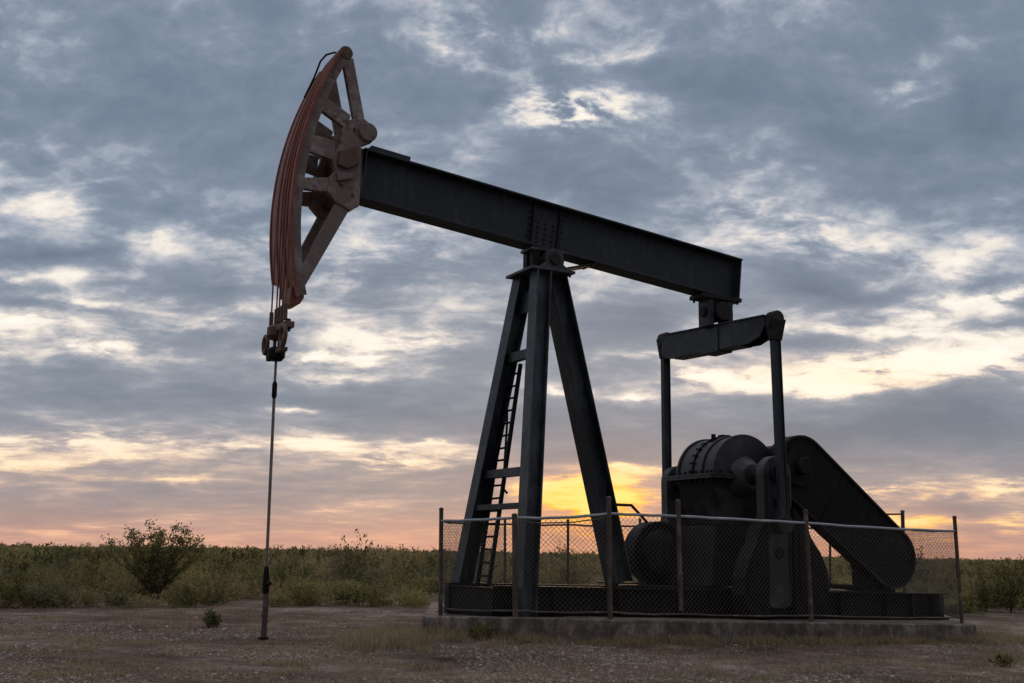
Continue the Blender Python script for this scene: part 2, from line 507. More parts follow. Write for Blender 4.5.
# small bracket sticking out behind the saddle
MB().bar((5.2, .12, zb - .34), (5.95, .12, zb - .13), .10, .045).bar((5.2, -.12, zb - .34), (5.95, -.12, zb - .13), .10, .045).bar((5.88, -.17, zb - .15), (5.88, .17, zb - .15), .06, .06).build('brace', M_CAST, saddle, bevel=0.004)
sbb = []
for x in (4.62, 4.74, 5.18, 5.30):
    for q in (-.17, .17):
        sbb.append(((x, q, zb - .10), (x, q, zb + .06)))
for x in (4.60, 5.32):
    for q in (-.3, .3):
        sbb.append(((x, q, zb - .50), (x, q, zb - .36)))
bolts(sbb, .023, 'bolt', M_CAST, saddle)

# ---- samson post
sp_ = empty('samson_post'); sp_.parent = pj
ZC = zb - .45
MB().box(4.40, 5.32, -.50, .50, ZC - .03, ZC + .02).build('cap_plate', M_LEG, sp_, bevel=0.004)
def leg(a, b, up, w_, h_, name='leg'):
    return MB().ibeam(a, b, w_, h_, up=up, tf=0.026, tw=0.02).build(name, M_LEG, sp_, bevel=0.003)
LA = {}
for q in (1, -1):
    a = Vector((4.69, q * .33, ZC - .03)); b = Vector((3.97 if q > 0 else 3.88, q * 1.17 - (.06 if q < 0 else 0), .33))
    LA[q] = (a, b)
    leg(a, b, (1, 0, 0), .31, .29)
    # stiffened near edges: side plate closing the section over most of its height
    MB().bar(b + (a - b) * .02 + Vector((0, q * .02, 0)), b + (a - b) * .985 + Vector((0, q * .02, 0)), .012, .23, up=(1, 0, 0)).build('web_plate', M_LEG, sp_)
    MB().box(b.x - .3, b.x + .3, b.y - .26, b.y + .26, .295, .325).build('foot_plate', M_DARK, sp_, bevel=0.004)
leg(Vector((5.15, 0, ZC - .03)), Vector((6.58, 0, .87)), (1, 0, 0), .40, .36)
MB().box(6.3, 7.0, -.3, .3, .862, .888).build('foot_plate', M_DARK, sp_, bevel=0.004)
def legpt(q, z):
    a, b = LA[q]
    return b + (a - b) * ((z - b.z) / (a.z - b.z))
for z, hh, off in ((U(519, 470, .74)[1], .15, 0), (U(519, 349, .55)[1], .17, 0), (U(514, 505, .8)[1], .10, -.05)):
    p, q_ = legpt(1, z), legpt(-1, z)
    MB().bar(p + Vector((off, 0, 0)), q_ + Vector((off, 0, 0)), .12, hh).build('cross_bar', M_LEG, sp_, bevel=0.004)
p1, p2 = legpt(1, 6.0), legpt(-1, 6.0)
MB().hexa([legpt(-1, 5.72) + Vector((-.02, 0, 0)), legpt(1, 5.72) + Vector((-.02, 0, 0)), legpt(1, 5.72) + Vector((.02, 0, 0)), legpt(-1, 5.72) + Vector((.02, 0, 0)),
           legpt(-1, 6.15) + Vector((-.02, 0, 0)), legpt(1, 6.15) + Vector((-.02, 0, 0)), legpt(1, 6.15) + Vector((.02, 0, 0)), legpt(-1, 6.15) + Vector((.02, 0, 0))]).build('gusset_plate', M_LEG, sp_)

# ---- ladder between the front legs
lad = empty('ladder'); lad.parent = pj
l0 = U(489, 584, -.22); l1 = U(520, 368, -.22)
ld = Vector((l1[0] - l0[0], 0, l1[1] - l0[1]))
for y in (-.22, -.66):
    MB().bar((l0[0], y, l0[1]), (l0[0] + ld.x * 1.02, y, l0[1] + ld.z * 1.02), .06, .065).build('ladder_rail', M_DARK, lad, bevel=0.004)
nr = 17
for i in range(nr):
    f_ = (i + .6) / nr
    z_ = l0[1] + ld.z * f_
    x_ = l0[0] + ld.x * f_
    MB().tube([(x_, -.22, z_), (x_, -.66, z_ + random.uniform(-.01, .01))], .020, 8).build('rung', M_DARK, lad)
# bent remains of the safety cage strap beside the rail
c0 = U(507, 424, -.50); c1 = U(503, 488, -.50)
MB().tube([(c0[0], -.5, c0[1] + .25), (c0[0], -.5, c0[1]), (c1[0], -.5, c1[1]), (c1[0] + .07, -.46, c1[1] - .10)], .022, 8).build('cage_strap', M_DARK, lad)

# ---- horsehead
hh = empty('horsehead'); hh.parent = pj
HC = (6.12, 6.80); HR = 6.20
def arc(z, dr=0.0):
    r_ = HR + dr
    dz_ = z - HC[1]
    a_ = math.asin(dz_ / HR)
    return (HC[0] - r_ * math.cos(a_), HC[1] + r_ * math.sin(a_))
Z0h, Z1h = 5.36, 9.74
zs = [Z0h + (Z1h - Z0h) * i / 40 for i in range(41)]
def track(dr0, dr1, y0, y1, za=Z0h, zb_=Z1h, n=40):
    mb = MB()
    def row(y, dr):
        z_a = za + .42 * min(max((.57 - y) / 1.14, 0), 1)
        return [arc(z_a + (zb_ - z_a) * i / n, dr) for i in range(n + 1)]
    vs = [[mb.bm.verts.new(mb.P((p[0], y, p[1]))) for p in row(y, dr)] for dr, y in ((dr0, y0), (dr0, y1), (dr1, y1), (dr1, y0))]
    for k in range(n):
        for r_ in range(4):
            a_, b_ = vs[r_], vs[(r_ + 1) % 4]
            mb.bm.faces.new((a_[k], b_[k], b_[k + 1], a_[k + 1]))
    mb.bm.faces.new([v_[0] for v_ in vs]); mb.bm.faces.new([v_[-1] for v_ in vs][::-1])
    return mb
tr = track(0.0, -.035, -.57, .57).build('track', M_RED, hh, smooth=True)
for y in (-.558, -.19, .19, .558):     # raised guides for the cables
    track(.022, -.003, y - .016, y + .016).build('track_rib', M_RED, tr, smooth=True)
for q in (1, -1):                      # curved side webs under the track
    track(-.036, -.19, q * .47 - .02, q * .47 + .02).build('side_web', M_PINK if q > 0 else M_UNDER, hh, smooth=True)
YN = .44
def strut(pts, q, name='spoke'):
    X = [U(px, py, YN) for px, py in pts]
    return MB().prism(X, q * YN - .055, q * YN + .045).build(name, M_PINK, hh, bevel=0.008)
SPK = [[(342, 60), (352.5, 59), (364.5, 124), (354, 127)],
       [(316.5, 108), (324, 97), (350, 116), (346, 130)],
       [(308, 152), (311.5, 135), (335, 142), (333, 161)],
       [(299, 189), (300.5, 178), (330, 178), (330, 193)],
       [(296, 290), (297.5, 274), (336, 201), (350, 208), (304, 287)]]
for q in (1, -1):
    for s_ in SPK:
        strut(s_, q)
    hub = [(341, 130), (347, 121), (362, 119), (373, 128), (374.5, 137), (371, 143), (360, 147), (358, 207), (349, 212), (335, 204), (326, 193), (328, 178), (334, 172), (331, 161), (337, 147)]
    X = [U(px, py, YN) for px, py in hub]
    hb = MB().prism(X, q * YN - .075, q * YN + .075).build('hub_plate', M_PINK, hh, bevel=0.02)
    kx = U(366, 134, YN)
    MB().cyl(kx[0], kx[1], q * YN - .12, q * YN + .13, .165, 28).build('hinge_boss', M_PINK, hb, bevel=0.02)
    for (px, py, r_) in ((353, 131, .035), (340, 185, .04), (351, 196, .03), (337, 141, .03)):
        x_ = U(px, py, YN)
        MB().cyl(x_[0], x_[1], q * YN + q * .07, q * YN + q * .11, r_, 8).build('bolt', M_UNDER, hb, bevel=0.006)
    lug2 = [U(px, py, YN) for px, py in ((334, 173), (352, 176), (350, 181), (335, 183))]
    MB().prism(lug2, q * (YN + .072), q * (YN + .13)).build('lug', M_PINK, hb, bevel=0.02)
    lug = [U(px, py, YN) for px, py in ((337, 153), (355, 148), (357, 166), (345, 171), (335, 167))]
    MB().prism(lug, q * (YN + .072), q * (YN + .15)).build('lug', M_UNDER, hb, bevel=0.02)
# cross plates tying the two sides and the beam end
for (px, py, w_, h_) in ((353, 140, .30, .10), (344, 165, .10, .55), (346, 196, .25, .10)):
    x_ = U(px, py, YN)
    MB().box(x_[0] - w_ / 2, x_[0] + w_ / 2, -YN, YN, x_[1] - h_ / 2, x_[1] + h_ / 2).build('cross_plate', M_UNDER, hh, bevel=0.01)
kx = U(366, 134, YN)
MB().cyl(kx[0], kx[1], -.55, .55, .06, 16).build('hinge_pin', M_DARK, hh)
MB().box(BX0 - .32, BX0 + .02, -.19, .19, btop(BX0) - BH + .05, btop(BX0) - .02).build('mount_block', M_UNDER, hh, bevel=0.01)
# top roller box and bottom toe
a = arc(Z1h, -.02)
MB().cyl(a[0] + .08, a[1] - .02, -.35, .50, .12, 24).build('top_roller', M_UNDER, hh, bevel=0.01)
MB().prism([U(px, py, YN) for px, py in ((291, 286), (304, 284), (304, 298), (300, 304), (289, 306))], -.0, .46).build('toe_block', M_RED, hh, bevel=0.02)
for z in (5.9, 6.6, 7.3, 8.0, 8.7, 9.4):
    p_, q_ = arc(z, -.037), arc(z, -.17)
    MB().bar((p_[0], 0, p_[1]), (q_[0], 0, q_[1]), .76, .02).build('web_stiffener', M_UNDER, hh)

# ---- bridle cables, carrier bar, polished rod
br = empty('bridle'); br.parent = pj
zc_ = U(277, 327, 0)[1]
CY = (-.24, .04, .19, .36, .54)
for y in CY:
    pts = []
    for z in [Z1h - .02 - (Z1h - HC[1]) * i / 26 for i in range(27)]:
        p_ = arc(z, .010)
        pts.append((p_[0], y, p_[1]))
    pts.append((pts[-1][0] + .005, y, zc_ + .05))
    MB().tube(pts, .014, 8).build('cable', M_RED, br, smooth=True)
    MB().tube([(pts[-1][0], y, zc_ + .28), (pts[-1][0], y, zc_ + .02)], .034, 10).build('cable_socket', M_UNDER, br)
# slack loop over the top of the head
a = arc(Z1h, .0)
MB().tube([(arc(9.1, .05)[0], -.33, 9.1), (arc(9.5, .08)[0], -.3, 9.50), (a[0] - .11, -.26, 9.80), (a[0] - .05, -.15, 9.89), (a[0] + .05, .0, 9.90), (a[0] + .14, .15, 9.80)], .018, 8).build('cable_loop', M_DARK, br, smooth=True)
cb = MB()
XR = -.04
cb.bar((XR, -.34, zc_ - .06), (XR, .66, zc_ - .06), .16, .10)
cb.bar((XR, -.42, zc_ - .42), (XR, .42, zc_ - .42), .12, .07)
car = cb.build('carrier_bar', M_UNDER, pj, bevel=0.012)
MB().tube([(XR, 0, zc_ + .03), (XR, 0, zc_ - .02), (XR, 0, zc_ - .16), (XR, 0, zc_ - .22)], [.10, .17, .17, .10], 16).build('clamp', M_UNDER, car, bevel=0.008)
MB().tube([(XR, 0, zc_ - .34), (XR, 0, zc_ - .38), (XR, 0, zc_ - .50), (XR, 0, zc_ - .56)], [.10, .15, .14, .09], 16).build('clamp', M_DARK, car, bevel=0.008)
for y, r_ in ((-.30, .115), (.66, .125)):
    pts = [(XR - .10, y + r_ * math.cos(t_), zc_ - .26 + r_ * 1.25 * math.sin(t_)) for t_ in [2 * math.pi * i / 20 for i in range(21)]]
    MB().tube(pts, .036, 8, caps=False).build('ring', M_UNDER, car, smooth=True)
for y in (-.30, -.12, .30, .55):
    MB().tube([(XR, y, zc_ + .04), (XR, y, zc_ - .16)], .045, 6).build('clamp_bolt', M_DARK, car)
for y in (-.12, .13):
    MB().tube([(XR, y, zc_ - .1), (XR, y, zc_ - .44)], .03, 8).build('spacer', M_UNDER, car)
MB().bar((XR, -.44, zc_ - .48), (XR, -.24, zc_ - .44), .09, .06).build('latch', M_DARK, car, bevel=.006)
zr = U(273, 390, 0)[1]
rod = MB().tube([(XR, 0, zc_ - .5), (XR, 0, zr)], .022, 10).tube([(XR, 0, zr), (-.02, 0, 1.0)], .025, 10).build('polished_rod', M_ROD, pj, smooth=True)
MB().tube([(XR, 0, zr + .14), (XR, 0, zr + .10), (XR, 0, zr - .10), (XR, 0, zr - .14)], [.025, .042, .042, .025], 12).build('coupling', M_DARK, rod, smooth=True)

# ---- equalizer hanging from the tail of the beam
XE, YE = 8.92, 1.62
n_ = Vector((XE, 1.74, U(775, 325, 1.74)[1])); f_ = Vector((XE, -1.74, U(665, 345, -1.74)[1]))
dE = (n_ - f_).normalized()
mid = (n_ + f_) / 2
eq = MB()
def EP(y, z, x=0.0):
    q = mid + dE * y + Vector((0, 0, z))
    return (XE + x, q.y, q.z)
prof = [(-1.66, .17), (1.62, .17), (1.64, .0), (1.50, -.20), (1.15, -.31), (-.9, -.34), (-1.3, -.36), (-1.60, -.31), (-1.66, -.20)]
for x0, x1 in ((-.16, -.135), (.135, .16)):
    A = [eq.bm.verts.new(eq.P(EP(y, z, x0))) for y, z in prof]
    B_ = [eq.bm.verts.new(eq.P(EP(y, z, x1))) for y, z in prof]
    eq.bm.faces.new(A); eq.bm.faces.new(B_[::-1])
    for i in range(len(prof)):
        j = (i + 1) % len(prof)
        eq.bm.faces.new((A[i], B_[i], B_[j], A[j]))
eq.bar(EP(-1.66, .18), EP(1.64, .18), .38, .03)
eq.bar(EP(-1.25, -.345), EP(.9, -.31), .30, .03)
eqo = eq.build('equalizer', M_BLACK, pj, bevel=0.004)
MB().box(XE - .185, XE + .185, -.27, .27, mid.z - .37, mid.z + .14).build('centre_plate', M_BLACK, eqo, bevel=0.008)
for q, e in ((1, n_), (-1, f_)):
    MB().tube([(XE - .17, e.y, e.z), (XE + .17, e.y, e.z)], .07, 20).build('wrist_pin', M_CAST, eqo, bevel=0.01)
    MB().tube([(XE, e.y - .11, e.z + .12), (XE, e.y + .11, e.z + .12)], .145, 20).build('bearing_cap', M_CAST, eqo, bevel=0.015)
    MB().hexa([(XE - .11, e.y - .07, e.z - .30), (XE + .11, e.y - .07, e.z - .30), (XE + .11, e.y + .07, e.z - .30), (XE - .11, e.y + .07, e.z - .30),
               (XE - .17, e.y - .10, e.z + .12), (XE + .17, e.y - .10, e.z + .12), (XE + .17, e.y + .13, e.z + .10), (XE - .17, e.y + .13, e.z + .10)]).build('end_bracket', M_CAST, eqo, bevel=0.012)
zt = btop(XE) - BH
tb = MB()
tb.box(XE - .50, XE + .50, -.21, .21, zt - .05 - .012, zt + .02)
tb.tube([(XE - .0, -.26, (zt + mid.z) / 2 + .08), (XE + 0, .26, (zt + mid.z) / 2 + .08)], .19, 24)
tbo = tb.build('tail_bearing', M_CAST, pj, bevel=0.008)
for xo in (-.31, .17):
    MB().box(XE + xo, XE + xo + .13, -.17, .17, mid.z + .15, zt - .06).build('bearing_leg', M_BLACK, tbo, bevel=0.012)
MB().tube([(XE - .36, 0, (zt + mid.z) / 2 + .07), (XE + .36, 0, (zt + mid.z) / 2 + .07)], .10, 20).build('bearing_shaft', M_CAST, tbo, bevel=0.006)
tq = []
for xo in (-.42, .42):
    for y in (-.16, .16):
        tq.append(((XE + xo, y, zt - .11), (XE + xo, y, zt + .07)))
bolts(tq, .024, 'bolt', M_CAST, tbo)

# ---- pitmans
ZP = U(778, 524, 1.74)[1]
for q, e in ((1, n_), (-1, f_)):
    pit = MB().ibeam((XE, e.y, e.z - .1), (8.96, q * 1.78, ZP), .12, .17, up=(1, 0, 0), tf=.02, tw=.06).build('pitman', M_BLACK, pj, bevel=0.004)
    MB().cyl(8.96, ZP, q * 1.70, q * 1.86, .17, 24).build('pitman_bearing', M_CAST, pit, bevel=0.012)

# ---- cranks with counterweights
ZS = 2.90; XSH = 8.90
for q in (1, -1):
    Xc = XSH + .10
    pts = []
    zb0, zt0 = .47 + .30, ZS - .0
    for i in range(13):
        t_ = math.pi * i / 12
        pts.append((Xc + .335 * math.cos(t_), zt0 + .335 * math.sin(t_) - .02))
    for c_, a0_ in ((-.13, 180), (.13, 270)):
        for i in range(6):
            t_ = R(a0_ + 18 * i)
            pts.append((Xc - .01 + c_ + .17 * math.cos(t_), .64 + .17 * math.sin(t_)))
    cr = MB().prism(pts, q * 1.38, q * 1.60).build('crank_arm', M_HOUSE, pj, bevel=0.02)
    MB().cyl(Xc, ZS, q * 1.05, q * 1.68, .19, 28).build('crank_hub', M_CAST, cr, bevel=0.015)
    for i in range(3):
        zz_ = 2.35 - i * .45
        MB().cyl(Xc, zz_, q * 1.59, q * 1.625, .10, 20).build('pin_hole_ring', M_DARK, cr, bevel=0.006)
    # ridge lines along the crank face
    for xo in (-.27, .25):
        MB().box(Xc + xo - .02, Xc + xo + .02, q * 1.595 if q > 0 else -1.625, 1.625 if q > 0 else -1.595, .85, 2.85).build('edge_rib', M_CAST, cr)
    cwp = [U(px, py, 1.66) for px, py in ((786, 508), (797, 512), (806, 523), (812, 539), (821, 553), (828, 571), (830, 588), (827, 600), (816, 608), (798, 613))]
    for sgn in (-1, 1):
        xi = .30
        prof_ = [(max((p[0] - Xc) * (.78 if sgn < 0 else 1), xi), p[1] - (.12 if sgn < 0 else 0)) for p in cwp]
        prof_ = [(xi, prof_[0][1] + .02)] + prof_ + [(xi, prof_[-1][1])]
        cl = []
        for p in prof_:
            p = (Xc + sgn * p[0], p[1])
            if not cl or (Vector(p) - Vector(cl[-1])).length > .02: cl.append(p)
        cwo = MB().prism(cl, q * 1.30, q * 1.66).build('counterweight', M_DARK, cr, bevel=0.010)
        cm = Vector((sum(p[0] for p in cl) / len(cl), sum(p[1] for p in cl) / len(cl)))
        MB().prism([tuple(cm + (Vector(p) - cm) * .72) for p in cl], q * 1.655, q * 1.69).build('raised_panel', M_DARK, cwo, bevel=0.012)

# ---- gear reducer
gb = MB()
GX, GZ, GR = 9.10, 2.88, .75
def halfpts(r_, z0=0.0, n=28):
    return [(GX + r_ * math.cos(math.pi * i / n), GZ + z0 + r_ * math.sin(math.pi * i / n)) for i in range(n + 1)]
gb.prism(halfpts(GR, .04), -.56, .56)
gbo = gb.build('gear_reducer', M_HOUSE, pj, bevel=0.04, smooth=False)
for y in (-.56, -.12, .2, .56):
    MB().prism(halfpts(GR + .035, .04), y - .03, y + .03).build('housing_rib', M_HOUSE, gbo, bevel=0.008)
# second, smaller bulge of the housing towards the motor
MB().prism([(GX + .3, GZ + .04), (GX + 1.45, GZ + .04)] + [(GX + .95 + .50 * math.cos(t_), GZ + .22 + .46 * math.sin(t_)) for t_ in [R(a_) for a_ in range(0, 181, 12)]], -.50, .50).build('input_housing', M_CAST, gbo, bevel=0.03)
fl = MB().box(GX - .92, GX + 1.55, -.68, .68, GZ - .05, GZ - .004).box(GX - .92, GX + 1.55, -.68, .68, GZ + .0, GZ + .045).build('split_flange', M_HOUSE, gbo, bevel=0.006)
bq = []
for i in range(11):
    for y in (-.63, .63):
        x_ = GX - .86 + i * .235
        bq.append(((x_, y, GZ - .12), (x_, y, GZ + .10)))
for i in range(7):
    for x_ in (GX - .87,):
        y = -.52 + i * .173
        bq.append(((x_, y, GZ - .12), (x_, y, GZ + .10)))
bolts(bq, .026, 'bolt', M_DARK, gbo)
bq = []
for i in range(15):
    t_ = math.pi * (i + .5) / 15
    for y in (-.12,):
        bq.append(((GX + (GR + .02) * math.cos(t_), y - .06, GZ + .04 + (GR + .02) * math.sin(t_)), (GX + (GR + .02) * math.cos(t_), y + .06, GZ + .04 + (GR + .02) * math.sin(t_))))
bolts(bq, .03, 'bolt', M_DARK, gbo)
# lower housing tapering to the pedestal
lh = MB()
lh.hexa([(GX - .55, -.46, 1.95), (GX + 1.0, -.46, 1.95), (GX + 1.0, .46, 1.95), (GX - .55, .46, 1.95),
         (GX - .80, -.56, GZ - .05), (GX + 1.4, -.56, GZ - .05), (GX + 1.4, .56, GZ - .05), (GX - .80, .56, GZ - .05)])
lh.build('lower_housing', M_CAST, gbo, bevel=0.04)
ped = MB().hexa([(GX - 1.0, -.75, .83), (GX + 1.1, -.75, .83), (GX + 1.1, .75, .83), (GX - 1.0, .75, .83),
                 (GX - .75, -.60, 1.95), (GX + 1.0, -.60, 1.95), (GX + 1.0, .60, 1.95), (GX - .75, .60, 1.95)]).build('pedestal', M_DARK, pj, bevel=0.02)
for q in (1, -1):
    MB().cyl(GX, GZ, q * .55, q * .80, .42, 32, .24).build('shaft_hub', M_HOUSE, gbo, bevel=0.02)
    MB().cyl(GX, GZ, q * .80, q * 1.40, .16, 28).build('crank_shaft', M_CAST, gbo)
MB().tube([(GX - .30, 0, GZ + .70), (GX - .30, 0, GZ + .86)], .045, 12).build('breather', M_DARK, gbo)
MB().box(GX - .12, GX + .08, -.1, .06, GZ + .76, GZ + .86).build('filler_cap', M_DARK, gbo, bevel=0.01)

# ---- belt guard, sheaves, motor
gt = U(802, 469, 1.0); gm_ = U(893, 558, 1.0)
rt, rb_ = .655, .605
def capsule(c0, r0, c1, r1, n=18):
    a0 = math.atan2(c1[1] - c0[1], c1[0] - c0[0])
    p = []
    for i in range(n + 1):
        t_ = a0 + math.pi / 2 + math.pi * i / n
        p.append((c0[0] + r0 * math.cos(t_), c0[1] + r0 * math.sin(t_)))
    for i in range(n + 1):
        t_ = a0 - math.pi / 2 + math.pi * i / n
        p.append((c1[0] + r1 * math.cos(t_), c1[1] + r1 * math.sin(t_)))
    return p
gd = MB().prism(capsule(gt, rt, gm_, rb_), .98, 1.0).build('belt_guard', M_DARK, pj, bevel=0.004)
ring_o = capsule(gt, rt, gm_, rb_, 18); ring_i = capsule(gt, rt - .012, gm_, rb_ - .012, 18)
rim = MB()
N_ = len(ring_o)
vv = [[rim.bm.verts.new(rim.P((p[0], y, p[1]))) for p in ring] for ring, y in ((ring_o, .999), (ring_o, .72), (ring_i, .72), (ring_i, .999))]
for k in range(N_):
    for r_ in range(4):
        rim.bm.faces.new((vv[r_][k], vv[(r_ + 1) % 4][k], vv[(r_ + 1) % 4][(k + 1) % N_], vv[r_][(k + 1) % N_]))
rim.build('guard_rim', M_DARK, gd)
lip = MB()
ring_j = capsule(gt, rt - .045, gm_, rb_ - .045, 18)
vv = [[lip.bm.verts.new(lip.P((p[0], y, p[1]))) for p in ring] for ring, y in ((ring_o, 1.035), (ring_o, 1.001), (ring_j, 1.001), (ring_j, 1.035))]
for k in range(N_):
    for r_ in range(4):
        lip.bm.faces.new((vv[r_][k], vv[(r_ + 1) % 4][k], vv[(r_ + 1) % 4][(k + 1) % N_], vv[r_][(k + 1) % N_]))
lip.build('guard_lip', M_CAST, gd)
# seams between the guard's sheet panels
for f_ in (.33, .66):
    cx_, cz_ = gt[0] + (gm_[0] - gt[0]) * f_, gt[1] + (gm_[1] - gt[1]) * f_
    dx_, dz_ = -(gm_[1] - gt[1]), gm_[0] - gt[0]
    l_ = math.hypot(dx_, dz_); dx_, dz_ = dx_ / l_ * .64, dz_ / l_ * .64
    MB().bar((cx_ - dx_, 1.006, cz_ - dz_), (cx_ + dx_, 1.006, cz_ + dz_), .012, .05, up=(.77, 0, -.64)).build('seam_strap', M_DARK, gd)
MB().cyl(gt[0] - .08, gt[1] + .05, 1.001, 1.06, .40, 32).build('access_ring', M_DARK, gd, bevel=0.01)
MB().cyl(gt[0] - .08, gt[1] + .05, 1.05, 1.20, .17, 20).build('shaft_end', M_DARK, gd, bevel=0.02)
gbl = []
for i in range(26):
    ro = capsule(gt, rt - .05, gm_, rb_ - .05, 12)
    p = ro[i]
    gbl.append(((p[0], .99, p[1]), (p[0], 1.02, p[1])))
bolts(gbl, .018, 'bolt', M_CAST, gd)
MB().cyl(gt[0], gt[1], .74, .95, .62, 36).cyl(gt[0], gt[1], .45, .75, .09, 16).build('driven_sheave', M_DARK, pj, bevel=0.01)
MB().cyl(gm_[0], gm_[1], .74, .95, .34, 30).build('motor_sheave', M_DARK, pj, bevel=0.01)
mo = MB().cyl(gm_[0] + .05, gm_[1] - .08, .05, .62, .31, 28).build('electric_motor', M_DARK, pj, bevel=0.02)
mf = MB()
for i in range(18):
    t_ = 2 * math.pi * i / 18
    mf.bar((gm_[0] + .34 * math.cos(t_), .12, gm_[1] - .05 + .34 * math.sin(t_)), (gm_[0] + .34 * math.cos(t_), .55, gm_[1] - .05 + .34 * math.sin(t_)), .014, .06, up=(math.cos(t_), 0, math.sin(t_)))
mf.build('cooling_fins', M_DARK, mo)
MB().cyl(gm_[0], gm_[1] - .05, .55, .76, .05, 12).build('motor_shaft', M_CAST, mo)
MB().box(gm_[0] - .38, gm_[0] + .42, .05, .62, .72, .78).box(gm_[0] - .25, gm_[0] - .12, .1, .58, .77, gm_[1] - .25).box(gm_[0] + .2, gm_[0] + .34, .1, .58, .77, gm_[1] - .25).build('motor_base', M_DARK, mo, bevel=0.01)
MB().tube([(gm_[0] - 1.2, .5, .84), (gm_[0] - .4, .55, .80)], .05, 8).build('slide_rail', M_CAST, pj)
MB().tube([(13.0, .1, .70), (13.0, .1, .95), (13.02, .1, 1.0)], [.15, .15, .10], 14).build('anchor_post', M_DARK, pj, bevel=0.01)
bd = U(656, 552, -1.0)
brk = MB().cyl(bd[0], bd[1], -1.28, -.86, .60, 36).build('brake_drum', M_DARK, pj, bevel=0.03)
MB().cyl(bd[0], bd[1], -.87, -.80, .42, 32).build('drum_face', M_CAST, brk, bevel=0.01)
# brake drum and lever guard at the front of the reducer
MB().tube([U2 for U2 in [(8.0, -1.1, 2.0), (7.6, -1.1, 2.35), (7.25, -1.1, 2.35), (7.1, -1.1, 2.2), (7.1, -1.1, .85)]], .03, 8).build('brake_lever', M_CAST, pj, smooth=True)

# ---- skid
sk = empty('skid'); sk.parent = pj
def zt_s(x): return .85 - .0155 * (x - 4.0)
for q in (1, -1):
    a = Vector((3.50, q * .92, zt_s(3.50) - .26)); b = Vector((13.9, q * .92, zt_s(13.9) - .26))
    MB().ibeam(a, b, .26, .52, tf=.025, tw=.02).build('side_beam', M_DARK, sk, bevel=0.003)
for x in (3.59, 5.2, 6.65, 8.2, 10.2, 11.6, 12.6, 13.8):
    MB().ibeam((x, -.90, zt_s(x) - .27), (x, .90, zt_s(x) - .27), .16, .46, tf=.02, tw=.015).build('cross_beam', M_DARK, sk)
for x in (4.6, 5.9, 7.2, 8.5, 9.8, 11.0, 12.2, 12.9, 13.5):
    MB().box(x - .01, x + .01, .94, 1.045, zt_s(x) - .495, zt_s(x) - .027).build('web_stiffener', M_DARK, sk)
MB().hexa([(6.9, -.79, .815), (13.0, -.79, .70), (13.0, .79, .70), (6.9, .79, .815), (6.9, -.79, .835), (13.0, -.79, .72), (13.0, .79, .72), (6.9, .79, .835)]).build('deck_plate', M_DARK, sk)
for x in (4.2, 6.6, 9.0, 11.3, 13.4):
    MB().box(x - .15, x + .15, -1.06, 1.06, .10, zt_s(x) - .52).build('skid_shim', M_DARK, sk)

# ================================================================== WELLHEAD
wh = empty('wellhead', (P0.x, P0.y, 0), YAW, label='thin rusty wellhead pipe with dark stuffing box standing in the dirt below the horsehead', cat='wellhead')
MB().tube([(-.01, 0, -.1), (0, 0, .72)], .045, 14).build('casing_pipe', M_POST, wh, smooth=True)
MB().tube([(-.01, 0, .70), (-.01, 0, .74), (-.015, 0, .95), (-.015, 0, 1.05), (-.02, 0, 1.12)], [.045, .055, .055, .045, .03], 14).build('stuffing_box', M_DARK, wh, smooth=True)
MB().tube([(-.01, 0, .34), (-.01, 0, .40)], .054, 12).build('collar', M_POST, wh)
MB().tube([(-.01, 0, -.05), (-.01, 0, .05)], .085, 14).build('base_flange', M_DARK, wh, bevel=.01)
MB().tube([(-.01, .0, .86), (.0, .17, .86)], .03, 8).build('side_outlet', M_DARK, wh)

# ================================================================== GROUND
def gz(x, y):
    """height of the terrain"""
    z = -0.020 * min(max(x, 0.0), 12.0) if x > 0 else 0.0
    z += 0.035 * mnoise.noise(Vector((x * .22, y * .22, 3.1))) + 0.015 * mnoise.noise(Vector((x * .9, y * .9, 7.7)))
    # soil banked up along the front of the pad
    best = 9.0
    for (ax_, ay_, bx_, by_) in ((-1.52, 19.9, .03, 18.5), (.03, 18.5, 1.72, 18.6), (1.72, 18.6, 8.8, 22.0)):
        dx_, dy_ = bx_ - ax_, by_ - ay_
        k_ = min(max(((x - ax_) * dx_ + (y - ay_) * dy_) / (dx_ * dx_ + dy_ * dy_), 0), 1)
        best = min(best, math.hypot(x - ax_ - k_ * dx_, y - ay_ - k_ * dy_))
    if best < 2: z += (.055 + .03 * mnoise.noise(Vector((x * 1.3, y * 1.3, 9.0)))) * math.exp(-(best / .55) ** 2)
    d_ = math.hypot(x - 1, y - 20)
    k = min(max((d_ - 25) / 60, 0), 1)
    z += k * 0.35 * mnoise.noise(Vector((x * .02, y * .02, 1.7)))
    return z


def axis(fine0, fine1, step, far):
    a_ = list(np.arange(fine0, fine1 + 1e-6, step))
    s_, v_ = step, fine1
    while v_ < far:
        s_ *= 1.22
        v_ += s_
        a_.append(v_)
    s_, v_, lo_ = step, fine0, []
    while v_ > -far:
        s_ *= 1.22
        v_ -= s_
        lo_.append(v_)
    return lo_[::-1] + a_


gxs, gys = axis(-14, 18, .25, 3500), axis(8, 42, .25, 3500)
verts = [(x, y, gz(x, y)) for y in gys for x in gxs]
nx = len(gxs)
faces = [(j * nx + i, j * nx + i + 1, (j + 1) * nx + i + 1, (j + 1) * nx + i) for j in range(len(gys) - 1) for i in range(nx - 1)]
me = bpy.data.meshes.new('ground')
me.from_pydata(verts, [], faces)
for p in me.polygons: p.use_smooth = True
ground = bpy.data.objects.new('ground', me)
COL.objects.link(ground)
tag(ground, kind='structure')

